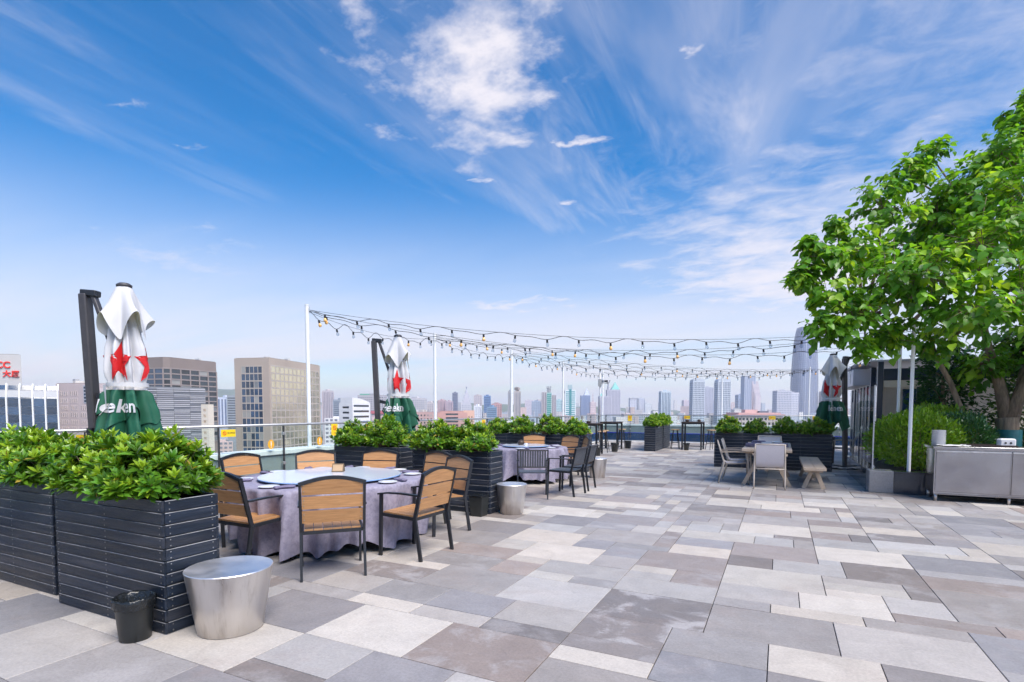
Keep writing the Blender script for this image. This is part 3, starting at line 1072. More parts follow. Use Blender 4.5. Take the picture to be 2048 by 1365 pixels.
def slat_chair():
    """black metal armchair with teak slats; faces +y, origin on the floor under the seat centre"""
    t = thing('slat_chair', 'x', 'chair', (0, 0, 0), 0, 'teak slat armchairs')
    bm, wd = M['black_metal'], M['teak']
    W, H = 0.27, 0.86

    def back(z):          # y of the leaning back post at height z
        return -0.215 - max(0, z - 0.42) * 0.24 - max(0, 0.42 - z) * 0.16
    for s in (-1, 1):
        b = MB()
        pts = [(s * W, back(z), z) for z in (0.0, 0.2, 0.42, 0.60, 0.75, H)]
        for a, c in zip(pts[:-1], pts[1:]):
            b.bar(a, c, 0.022, 0.036, up=(0, 1, 0))
        b.build('rear_leg', bm, t)
        f = MB()
        f.bar((s * W, 0.235, 0.0), (s * W, 0.215, 0.64), 0.022, 0.036, up=(0, 1, 0))
        f.build('front_leg', bm, t)
        a = MB()
        pts = [(s * W, back(0.64) + 0.01, 0.655), (s * W, -0.05, 0.662), (s * W, 0.12, 0.658), (s * W, 0.25, 0.640)]
        for p, q in zip(pts[:-1], pts[1:]):
            a.bar(p, q, 0.044, 0.016)
        a.build('armrest', bm, t)
        MB().bar((s * (W - 0.0125), back(0.42), 0.415), (s * (W - 0.0125), 0.225, 0.430), 0.024, 0.032).build('seat_rail', bm, t)
    for y_, z_ in ((0.215, .425), (back(.42) + .015, .412)):
        MB().bar((-W + .02, y_, z_), (W - .02, y_, z_), 0.024, 0.032).build('cross_rail', bm, t)
    top = MB()
    pts = arc_pts(-W - .011, W + .011, back(H), H, 0.052, 10)
    for p, q in zip(pts[:-1], pts[1:]):
        top.bar(p, q, 0.034, 0.030, up=(0, 0, 1))
    top.build('top_rail', bm, t)
    # three back slats, the top one cut to the curve of the rail
    zs = [(0.505, 0.618), (0.633, 0.747), (0.762, 0.885)]
    for k, (z0, z1) in enumerate(zs):
        b = MB()
        n = 8
        vs = []
        for i in range(n + 1):
            x = -W + 0.014 + (2 * W - 0.028) * i / n
            zt = z1 if k < 2 else 0.850 + 0.046 * math.sin(PI * i / n)
            for z, dy in ((z0, -0.009), (zt, -0.009), (zt, 0.009), (z0, 0.009)):
                vs.append((x, back(z) + dy, z))
        fs = [(0, 1, 2, 3), (4 * n + 3, 4 * n + 2, 4 * n + 1, 4 * n)]
        for i in range(n):
            for j in range(4):
                a, c2 = i * 4 + j, i * 4 + (j + 1) % 4
                fs.append((a, a + 4, c2 + 4, c2))
        b.add(vs, fs)
        b.build('back_slat', wd, t)
    n = 6
    w = (2 * W - 0.052) / n
    me = MB().bar((0, -0.205, 0.434), (0, 0.215, 0.450), w - 0.006, 0.018).mesh('seat_slat', M['teak'])
    # grain runs along the slat: turn the mesh so local x is its length
    for i in range(n):
        put('seat_slat', me, t, (-W + 0.026 + w * (i + .5), 0, 0))
    sc = MB()
    for z0, z1 in zs:
        for s in (-1, 1):
            for f in (.28, .72):
                z = z0 + (z1 - z0) * f
                sc.box((s * (W - .03), back(z) - 0.0105, z), (0.008, 0.004, 0.008))
    tag(sc.build('screws', M['screw'], t), kind='stuff')
    return t


def black_chair():
    t = thing('metal_chair', 'x', 'chair', (0, 0, 0), 0, 'grey metal armchairs')
    bm = M['char_metal']
    W, H = 0.25, 0.84

    def back(z):
        return -0.215 - max(0, z - 0.42) * 0.22 - max(0, 0.42 - z) * 0.14
    for s in (-1, 1):
        b = MB()
        for z0, z1 in ((0, .42), (.42, H)):
            b.bar((s * W, back(z0), z0), (s * W, back(z1), z1), 0.022, 0.034, up=(0, 1, 0))
        b.build('rear_leg', M['black_metal'], t)
        MB().bar((s * W, 0.235, 0), (s * W, 0.215, .64), 0.022, 0.034, up=(0, 1, 0)).build('front_leg', M['black_metal'], t)
        MB().bar((s * W, back(.64), .652), (s * W, 0.24, .648), 0.040, 0.016).build('armrest', bm, t)
        MB().bar((s * (W - .012), back(.42), .418), (s * (W - .012), .22, .428), 0.022, 0.03).build('seat_rail', M['black_metal'], t)
    MB().bar((-W + .011, back(H - .012), H - .012), (W - .011, back(H - .012), H - .012), 0.03, 0.024).build('top_rail', bm, t)
    MB().bar((-W + .011, back(.54), .54), (W - .011, back(.54), .54), 0.024, 0.024).build('back_rail', bm, t)
    n = 11
    me = MB().bar((0, back(.545), .545), (0, back(H - .02), H - .02), 0.030, 0.010, up=(0, 1, 0)).mesh('back_slat', M['grey_seat'])
    for i in range(n):
        put('back_slat', me, t, ((i - (n - 1) / 2) * (2 * W - .05) / n, 0, 0))
    n = 6
    me = MB().span((-W + .026, 0, .430), (W - .026, .066, .446)).mesh('seat_slat', M['grey_seat'], bevel=.003)
    for i in range(n):
        put('seat_slat', me, t, (0, -0.20 + i * .0705, 0))
    return t


def sling_chair():
    t = thing('sling_chair', 'x', 'chair', (0, 0, 0), 0, 'pale sling armchairs')
    W, H = 0.265, 0.86
    mt = M['beige_metal']

    def back(z):
        return -0.20 - max(0, z - 0.42) * 0.30 - max(0, 0.42 - z) * 0.25
    for s in (-1, 1):
        MB().tube([(s * W, back(0), 0.0), (s * W, back(.2), .2), (s * W, back(.42), .42), (s * W * .96, back(.65), .65), (s * W * .94, back(H), H)], 0.015, 8).build('rear_leg', mt, t, smooth=True)
        MB().tube([(s * W, .27, 0), (s * W, .25, .40), (s * W, .24, .63)], 0.015, 8).build('front_leg', mt, t, smooth=True)
        a = MB()
        for p, q in zip([(s * (W + .012), back(.62), .64), (s * (W + .02), 0, .655)], [(s * (W + .02), 0, .655), (s * (W + .012), .27, .64)]):
            a.bar(p, q, 0.045, 0.022)
        a.build('armrest', M['pale_wood'], t)
        MB().tube([(s * (W - .03), back(.42) + .02, .40), (s * (W - .03), .25, .43)], .012, 8).build('seat_rail', mt, t, smooth=True)
    for p_, q_ in (((-W * .94, back(H - .01), H - .01), (W * .94, back(H - .01), H - .01)), ((-W, .25, .415), (W, .25, .415)), ((-W, back(.38), .38), (W, back(.38), .38))):
        MB().tube([p_, q_], .0125, 8).build('cross_rail', mt, t, smooth=True)
    b = MB()
    vs, fs = [], []
    prof = [(back(z) - .012 * math.sin((z - .45) / .4 * PI), z) for z in np.linspace(.87, .47, 8)] + [(back(.42) + .03, .425)] + [(y, .412 + .01 * y) for y in np.linspace(-.12, .24, 6)]
    n = len(prof)
    for off in (0, -0.006):
        for x in (-W + .028, 0, W - .028):
            for y, z in prof:
                sag = -0.012 * (1 - abs(x) / W) if z < .46 else 0
                vs.append((x, y + (off if z > .46 else 0), z + sag + (off if z <= .46 else 0)))
    for L_ in range(2):
        o = L_ * 3 * n
        for a in range(2):
            for i in range(n - 1):
                q = (o + a * n + i, o + a * n + i + 1, o + (a + 1) * n + i + 1, o + (a + 1) * n + i)
                fs.append(q if L_ else q[::-1])
    b.add(vs, fs)
    b.build('sling', M['sling'], t, smooth=True)
    return t


def place_ring(proto, flag, centre, spots, labels, off):
    """spots: positions of the top of each backrest; the chair faces the centre"""
    for (x, y, tw), lb in zip(spots, labels):
        d = Vector((centre[0] - x, centre[1] - y)).normalized()
        rz = math.atan2(d.y, d.x) - PI / 2 + R(tw)
        loc = (x + d.x * off, y + d.y * off, 0)
        if not flag:
            proto.location = loc
            proto.rotation_euler = (0, 0, rz)
            proto['label'] = lb
            flag.append(1)
        else:
            dup(proto, loc, rz, lb)


T1 = (-4.75, 4.75)
ch = slat_chair()
ch_flag = []
place_ring(ch, ch_flag, T1, [(-3.50, 3.50, 2), (-4.62, 3.28, -6), (-6.00, 3.62, 4), (-6.46, 4.84, 0), (-6.02, 5.76, 5), (-5.28, 6.24, -3), (-4.26, 6.30, 3), (-3.54, 5.77, 26), (-3.10, 4.55, 5)],
           ['teak slat armchair in front of the round table, its back square to the viewer',
            'teak slat armchair between the nearest planter and the round table',
            'teak slat armchair mostly hidden behind the nearest planter',
            'teak slat armchair at the far left of the round table against the glass railing',
            'teak slat armchair behind the round table under the yellow upright sign',
            'teak slat armchair behind the round table in front of the middle parasol planter',
            'teak slat armchair facing the viewer left of two at the slatted planter',
            'teak slat armchair at the right of the round table in front of the planter end',
            'teak slat armchair at the right front of the round table seen from behind'], 0.32)
T2 = (-4.89, 10.52)
place_ring(ch, ch_flag, T2, [(-5.35, 12.0, 0), (-4.35, 11.85, 0), (-3.75, 11.2, 0)],
           ['teak slat armchair behind the second round table, left one of three', 'teak slat armchair behind the second round table, middle one of three', 'teak slat armchair at the right rear of the second round table'], 0.32)
bc = black_chair()
bc_flag = []
for (x, y, rz), lb in zip([(-3.80, 8.44, R(26)), (-3.40, 9.00, R(86)), (-3.42, 9.72, R(93))],
                          ['dark metal slat chair seen from behind, right of the second steel stool', 'dark metal slat chair facing left, nearest of the two at the second table', 'dark metal slat chair facing left, farther of the two at the second table']):
    if not bc_flag:
        bc.location, bc.rotation_euler = (x, y, 0), (0, 0, rz)
        bc['label'] = lb
        bc_flag.append(1)
    else:
        dup(bc, (x, y, 0), rz, lb)
slc = sling_chair()
slc.location, slc.rotation_euler = (-0.165, 11.50, 0), (0, 0, R(2))
slc['label'] = 'pale sling chair at the near end of the wooden dining table, seen from behind'
dup(slc, (-0.83, 12.05, 0), R(-84), 'pale sling chair on the left of the dining table, nearer of two')
dup(slc, (-0.80, 12.72, 0), R(-88), 'pale sling chair on the left of the dining table, farther of two')
dup(slc, (-0.22, 14.32, 0), R(180), 'pale sling chair at the far end of the wooden dining table')


# ================================================================ ROUND TABLES
def round_table(label, loc, r, seed, hem=0.03):
    t = thing('round_table', label, 'table', (*loc, 0), 0, 'round banquet tables')
    MB().lathe([(r - .012, 0.655), (r - .004, .662), (r - .004, .690), (r - .012, .697)], 64).build('tabletop', M['dark_wood'], t)
    for k in range(4):
        a = PI / 4 + k * PI / 2
        MB().tube([(r * .5 * math.cos(a), r * .5 * math.sin(a), 0), (r * .45 * math.cos(a), r * .45 * math.sin(a), .655)], .022, 8).build('leg', M['black_metal'], t)


def cloth(label, loc, r, seed, ztop=0.702, hem=0.07, nf=20):
    rg = random.Random(seed)
    ph = [rg.uniform(0, 6.28) for _ in range(8)]
    nth, nr, ns = 220, 6, 22
    vs, fs = [], []
    for i in range(nr):
        rr = r * (i + 0.0) / nr
        for k in range(nth):
            a = 2 * PI * k / nth
            vs.append((rr * math.cos(a), rr * math.sin(a), ztop + 0.0015 * mnoise.noise((rr * 5 * math.cos(a), rr * 5 * math.sin(a), seed))))
    for i in range(ns):
        s = i / (ns - 1)
        for k in range(nth):
            a = 2 * PI * k / nth
            q1 = abs(math.sin(nf * .5 * a + ph[0] + .9 * math.sin(2 * a + ph[1]) + .35 * s))
            q2 = abs(math.sin((nf - 6) * .5 * a + ph[2] - .3 * s))
            w = 1.7 * (1 - q1) ** 1.6 + 1.1 * (1 - q2) ** 1.4 - .75 + .22 * math.sin(31 * a + ph[3] + 2 * s)
            sharp = math.copysign(abs(w) ** 0.75, w)
            amp = (0.078 + 0.035 * math.sin(3 * a + ph[7])) * s ** 0.6
            z = ztop - (ztop - hem) * s
            z += s * (0.045 * math.sin(4 * a + ph[4]) + 0.03 * math.sin(9 * a + ph[5]) - 0.018 * w)
            rr = r + 0.012 * min(1, s * 12) + amp * sharp - 0.075 * s * (0.5 + 0.5 * math.sin(3 * a + ph[6]))
            rr += 0.012 * s * mnoise.noise((a * 9, z * 8, seed))
            if s < 0.04:
                z = ztop - 0.004 * (1 if s > 0 else 0)
            vs.append((rr * math.cos(a), rr * math.sin(a), max(0.008, z)))
    rows = nr + ns
    for i in range(rows - 1):
        for k in range(nth):
            a, b = i * nth + k, i * nth + (k + 1) % nth
            fs.append((a, b, b + nth, a + nth))
    me = MB().add(vs, fs).mesh('tablecloth', M['cloth'], smooth=True)
    o = put('tablecloth', me, None, (*loc, 0))
    tag(o, label, 'tablecloth', 'lilac grey tablecloths')


def susan(label, loc, r, z):
    t = thing('turntable', label, 'turntable', (*loc, z), 0, 'table turntables')
    MB().lathe([(.12, 0.0), (.12, .022)], 32).build('bearing', M['steel'], t)
    MB().lathe([(r - .004, .0225), (r, .026), (r, .033), (r - .004, .0365)], 96, captop=False).build('rim', M['susan_edge'], t, smooth=True, angle=40)
    MB().lathe([(0.001, .0366), (r - .004, .0366)], 96, captop=False, capbot=False).build('plate', M['susan'], t)


round_table('round banquet table under the lilac cloth at the front', T1, 1.07, 1)
cloth('lilac grey damask cloth draped to the floor over the front round table', T1, 1.08, 3)
susan('large pale blue turntable disc on the front round table', (T1[0] + .03, T1[1] - .02), 0.80, 0.7045)
round_table('round banquet table under the lilac cloth behind the planter', T2, 0.87, 2)
cloth('lilac grey cloth draped over the second round table', T2, 0.88, 8, nf=18, hem=.10)
susan('small turntable disc on the second round table', T2, 0.50, 0.7045)


def place_setting(n, centre, r, ang, lab, z):
    x, y = centre[0] + r * math.cos(ang), centre[1] + r * math.sin(ang)
    p = MB().lathe([(.045, 0), (.075, .004), (.105, .016), (.102, .019), (.07, .008), (.001, .006)], 32, captop=False).build('plate', M['porcelain'], None, (x, y, z), None, smooth=True)
    tag(p, 'white plate ' + lab, 'plate', 'white plates on the tables')
    # rolled napkin laid beside the plate
    a2 = ang + 0.20
    xn, yn = centre[0] + (r + .01) * math.cos(a2), centre[1] + (r + .01) * math.sin(a2)
    b = MB()
    rg = random.Random(n)
    vs, fs = [], []
    nu, nv = 7, 8
    for i in range(nu):
        u = i / (nu - 1)
        for j in range(nv):
            q = 2 * PI * j / nv
            w = .034 + .012 * math.sin(u * 5 + n)
            vs.append(((u - .5) * .20, w * math.cos(q) + .01 * math.sin(u * 7 + n), .016 + .015 * math.sin(q) + .004 * math.sin(q * 3 + u * 9)))
    for i in range(nu - 1):
        for j in range(nv):
            a, c = i * nv + j, i * nv + (j + 1) % nv
            fs.append((a, a + nv, c + nv, c))
    fs += [tuple(range(nv)), tuple(range((nu - 1) * nv, nu * nv))[::-1]]
    o = b.add(vs, fs).build('napkin', M['napkin'], None, (xn, yn, z + 0.001), (0, 0, ang + rg.uniform(-.5, .5)), smooth=True)
    tag(o, 'dark lilac folded napkin ' + lab, 'napkin', 'folded napkins on the tables')


SETL = ['right of centre, in front of the chair facing square away', 'at the near left, by the chair beside the planter', 'at the left edge of the front table', 'at the far left by the railing chair', 'at the back of the front table, left',
        'at the back of the front table, right', 'at the far right before the planter chair', 'at the right edge before the planter end chair', 'at the right front edge of the front table']
for k, (sp, lb) in enumerate(zip([(-3.50, 3.50), (-4.62, 3.28), (-6.00, 3.62), (-6.46, 4.84), (-6.02, 5.76), (-5.28, 6.24), (-4.26, 6.30), (-3.54, 5.77), (-3.10, 4.55)], SETL)):
    a = math.atan2(sp[1] - T1[1], sp[0] - T1[0])
    place_setting(k, T1, 0.945, a, lb, 0.705)
for k in range(6):
    a = -1.3 + k * 1.0
    place_setting(20 + k, T2, 0.70, a, ['at the near side', 'at the near right', 'at the right', 'at the far right', 'at the far left', 'at the left'][k] + ' of the second round table', 0.705)
# menu stand on the turntable
ms = thing('menu_stand', 'small folded menu card standing on the large turntable', 'menu stand', (T1[0] - .10, T1[1] + .22, .742), R(30))
MB().add([(-.07, -.05, 0), (.07, -.05, 0), (.07, 0, .10), (-.07, 0, .10), (.07, .05, 0), (-.07, .05, 0)], [(0, 1, 2, 3), (3, 2, 4, 5), (1, 4, 2), (0, 3, 5)]).build('card', M['ink'], ms)
MB().add([(-.06, -.0455, .013), (.06, -.0455, .013), (.06, -.0085, .087), (-.06, -.0085, .087)], [(0, 1, 2, 3)]).build('print', M['tan_seat'], ms)
MB().lathe([(.03, 0), (.036, .03), (.034, .05), (.028, .05)], 20).build('cup', M['porcelain'], None, (T2[0] + .05, T2[1] - .1, .742), smooth=True, angle=40)
tag(bpy.data.objects['cup'], 'small white cup on the second turntable', 'cup')
tp = MB().lathe([(.05, 0), (.075, .03), (.078, .06), (.05, .09), (.02, .1), (.012, .115), (.001, .118)], 20, captop=False)
tag(tp.build('teapot', M['dark_wood'], None, (T2[0] - .14, T2[1] + .05, .742), smooth=True), 'small dark lidded pot on the second turntable', 'pot')


# ================================================================ STEEL STOOLS AND BINS
def drum(label, loc, rt, rb, h):
    t = thing('steel_stool', label, 'stool', (*loc, 0), 0, 'tapered steel drum stools')
    MB().lathe([(rb - .006, 0), (rb, .004), (rb + (rt - rb) * .5, h * .5), (rt, h - .006)], 72, captop=False).build('drum', M['steel'], t, smooth=True, angle=50)
    MB().lathe([(rt, h - .006), (rt - .003, h - .001), (rt - .008, h), (.001, h)], 72, captop=False, capbot=False).build('seat', M['steel_top'], t, smooth=True, angle=40)


drum('tapered brushed steel drum stool in the foreground beside the black bin', (-3.36, 2.41), .275, .205, .43)
drum('tapered brushed steel drum stool at the end of the planter between the tables', (-3.47, 6.98), .22, .168, .43)
drum('tapered brushed steel drum stool right of the second round table', (-3.60, 11.5), .21, .160, .43)


def bin_round(label, loc, s=1.0):
    t = thing('waste_bin', label, 'bin', (*loc, 0), 0.4, 'small black waste bins')
    t.scale = (s, s, s)
    MB().lathe([(.086, 0), (.090, .004), (.112, .26), (.116, .268), (.110, .268), (.086, .02), (.001, .018)], 36, captop=False).build('bin_body', M['bin'], t, smooth=True, angle=45)
    n, vs, fs = 48, [], []
    rg = random.Random(4)
    for i, (r, z) in enumerate(((.1165, .215), (.120, .245), (.122, .276), (.116, .283), (.106, .272), (.098, .20), (.07, .09), (.001, .07))):
        for k in range(n):
            a = 2 * PI * k / n
            w = (.006 * mnoise.noise((a * 3.3, i * .9, 1.7)) + .005 * math.sin(17 * a + i)) * (1 if i < 5 else 1.6)
            vs.append(((r + w) * math.cos(a), (r + w) * math.sin(a), z + .012 * mnoise.noise((math.cos(a) * 4, math.sin(a) * 4, i))))
    for i in range(7):
        for k in range(n):
            a, b = i * n + k, i * n + (k + 1) % n
            fs.append((a, b, b + n, a + n))
    MB().add(vs, fs).build('liner', M['bag'], t, smooth=True)


def bin_square(label, loc, rz=0.0):
    t = thing('waste_bin', label, 'bin', (*loc, 0), rz, 'small black waste bins')
    b = MB()
    w0, w1, h = .085, .105, .29
    vs = []
    for w, z in ((w0, 0), (w1, h), (w1 - .006, h), (w0 - .004, .02)):
        vs += [(-w, -w, z), (w, -w, z), (w, w, z), (-w, w, z)]
    fs = [(3, 2, 1, 0), (12, 13, 14, 15)]
    for L_ in range(3):
        for k in range(4):
            a, c = L_ * 4 + k, L_ * 4 + (k + 1) % 4
            fs.append((a, c, c + 4, a + 4))
    b.add(vs, fs)
    b.build('bin_body', M['bin'], t)
    MB().box((0, 0, h + .004), (2 * w1 + .012, 2 * w1 + .012, .014)).box((0, 0, h - .012), (2 * w1 + .004, 2 * w1 + .004, .018)).build('rim', M['bag'], t, bevel=.004)


bin_round('small round black bin with a bag liner in front of the nearest planter', (-3.765, 2.015))
bin_square('square black bin at the planter left of the second steel stool', (-3.80, 6.60))
bin_round('black bin at the first bar table behind the third stool', (-5.33, 17.0), 1.05)
bin_round('black bin between the two bar tables', (-5.28, 18.9), 1.15)
bin_square('black bin at the farther bar table', (-5.28, 20.8))
bin_round('black bin under the lone bar table', (-3.10, 20.85), .95)


# ================================================================ BAR TABLES AND BAR STOOLS
def bar_table(label, loc, rz=0, w=.70, d=.70, h=1.05):
    t = thing('bar_table', label, 'table', (*loc, 0), rz, 'tall black bar tables')
    MB().span((-w / 2, -d / 2, h - .035), (w / 2, d / 2, h)).build('tabletop', M['dark_wood'], t, bevel=.004)
    MB().span((-w / 2 + .03, -d / 2 + .02, h - .09), (w / 2 - .03, -d / 2 + .04, h - .036)).span((-w / 2 + .03, d / 2 - .04, h - .09), (w / 2 - .03, d / 2 - .02, h - .036)).build('apron', M['black_metal'], t)
    for sx in (-1, 1):
        for sy in (-1, 1):
            MB().box((sx * (w / 2 - .035), sy * (d / 2 - .035), (h - .036) / 2), (.055, .055, h - .036)).build('leg', M['black_metal'], t)
        MB().box((sx * (w / 2 - .035), 0, .12), (.035, d - .126, .035)).build('foot_rail', M['black_metal'], t)
    MB().box((0, 0, .12), (w - .106, .035, .034)).build('stretcher', M['black_metal'], t)


def bar_stool(label, loc, rz, first=[]):
    if first:
        return dup(first[0], (*loc, 0), rz, label)
    t = thing('bar_stool', label, 'stool', (*loc, 0), rz, 'bar stools')
    MB().lathe([(.150, .715), (.165, .722), (.165, .745), (.150, .752)], 28).build('seat', M['tan_seat'], t, smooth=True, angle=40)
    for k in range(4):
        a = PI / 4 + k * PI / 2
        MB().tube([(.215 * math.cos(a), .215 * math.sin(a), 0), (.10 * math.cos(a), .10 * math.sin(a), .715)], .013, 8).build('leg', M['black_metal'], t)
    MB().tube([(.175 * math.cos(a), .175 * math.sin(a), .24) for a in [2 * PI * k / 24 for k in range(25)]], .009, 6).build('foot_ring', M['black_metal'], t)
    first.append(t)
    return t


bar_table('tall black bar table left of the aisle, nearer of two', (-5.75, 17.55))
bar_table('tall black bar table left of the aisle, farther of two', (-5.75, 20.1))
bar_table('lone tall black bar table at the far railing right of the free planters', (-2.95, 21.4), 0, .75, .75)
bar_stool('tan topped bar stool at the nearer bar table, front side', (-5.60, 16.85), .2)
bar_stool('tan topped bar stool at the nearer bar table, rear side', (-5.60, 18.35), .9)
bar_stool('tan topped bar stool at the farther bar table, front side', (-5.80, 19.35), .5)
bar_stool('tan topped bar stool at the farther bar table, rear side', (-5.55, 20.85), .1)
bar_stool('tan topped bar stool left of the lone bar table', (-3.62, 21.5), .3)
bar_stool('tan topped bar stool right of the lone bar table', (-2.30, 21.5), .7)
for x, y, lb in ((-5.8, 17.5, 'small dark pot on the nearer bar table'), (-3.15, 21.3, 'dark dish on the left of the lone bar table'), (-2.75, 21.5, 'small dark jar on the right of the lone bar table')):
    tag(MB().lathe([(.05, 0), (.07, .02), (.07, .06), (.04, .08), (.001, .085)], 16, captop=False).build('pot', M['dark_wood'], None, (x, y, 1.051), smooth=True), lb, 'pot')


# ================================================================ WOODEN DINING TABLE AND BENCH
def trestle(name, label, cat, c, w, l, h, nplank, legx, thick=.05):
    t = thing(name, label, cat, (*c, 0))
    pw = w / nplank
    me = MB().span((-pw / 2 + .002, -l / 2, h - thick), (pw / 2 - .002, l / 2, h)).mesh('plank', M['pale_wood'], bevel=.003)
    for i in range(nplank):
        put('plank', me, t, (-w / 2 + pw * (i + .5), 0, 0))
    for sy in (-1, 1):
        y = sy * (l / 2 - .32)
        for sx in (-1, 1):
            MB().bar((sx * (w / 2 - .02), y, 0.0), (sx * legx, y, h - thick - .06), .07, .055, up=(0, 1, 0)).build('leg', M['pale_wood'], t)
        MB().box((0, y, h - thick - .0305), (w * .8, .07, .055)).build('cleat', M['pale_wood'], t)
    MB().box((0, 0, h * .42), (.06, l - .70, .05)).build('stretcher', M['pale_wood'], t)
    return t


trestle('dining_table', 'pale wooden plank table between the white sling chairs', 'table', (-0.22, 12.65), .88, 2.5, .74, 5, .10)
trestle('bench', 'pale two plank wooden bench with splayed legs in front of the right planter', 'bench', (0.60, 12.75), .38, 2.7, .42, 2, .05)
for k, (x, y, rz, lb) in enumerate(((-.48, 12.2, .3, 'stack of dark folded napkins on the left of the dining table'), (.02, 12.3, -.1, 'stack of dark folded napkins on the right of the dining table'), (-.42, 13.2, .1, 'dark folded napkins at the far left of the dining table'))):
    b = MB()
    for i in range(4):
        b.box((.01 * math.sin(i * 2 + k), .008 * math.cos(i * 3), .010 + i * .0185), (.28 - .01 * i, .22 - .012 * i, .017), mtx=Matrix.Rotation(.08 * math.sin(i * 1.7 + k), 3, 'Z'))
    tag(b.build('napkin_stack', M['napkin'], None, (x, y, .741), (0, 0, rz), bevel=.005), lb, 'napkin')
for x, y, lb in ((-.25, 12.9, 'white bowl in the middle of the wooden dining table'), (-.05, 13.25, 'white bowl at the far end of the wooden dining table')):
    tag(MB().lathe([(.04, 0), (.09, .03), (.115, .06), (.110, .06), (.08, .03), (.001, .012)], 28, captop=False).build('bowl', M['porcelain'], None, (x, y, .741), smooth=True), lb, 'bowl')
# dark dining set behind the right parasol
t = thing('side_table', 'dark wooden table half hidden behind the right parasol', 'table', (1.0, 17.9, 0))
MB().span((-.4, -.4, .70), (.4, .4, .74)).build('tabletop', M['dark_wood'], t, bevel=.004)
for sx in (-1, 1):
    for sy in (-1, 1):
        MB().box((sx * .35, sy * .35, .35), (.05, .05, .70)).build('leg', M['dark_wood'], t)
dup(slc, (1.62, 17.75, 0), R(80), 'pale sling chair half hidden behind the right parasol mast')
dup(ch, (0.95, 17.1, 0), R(4), 'teak slat armchair behind the right parasol')
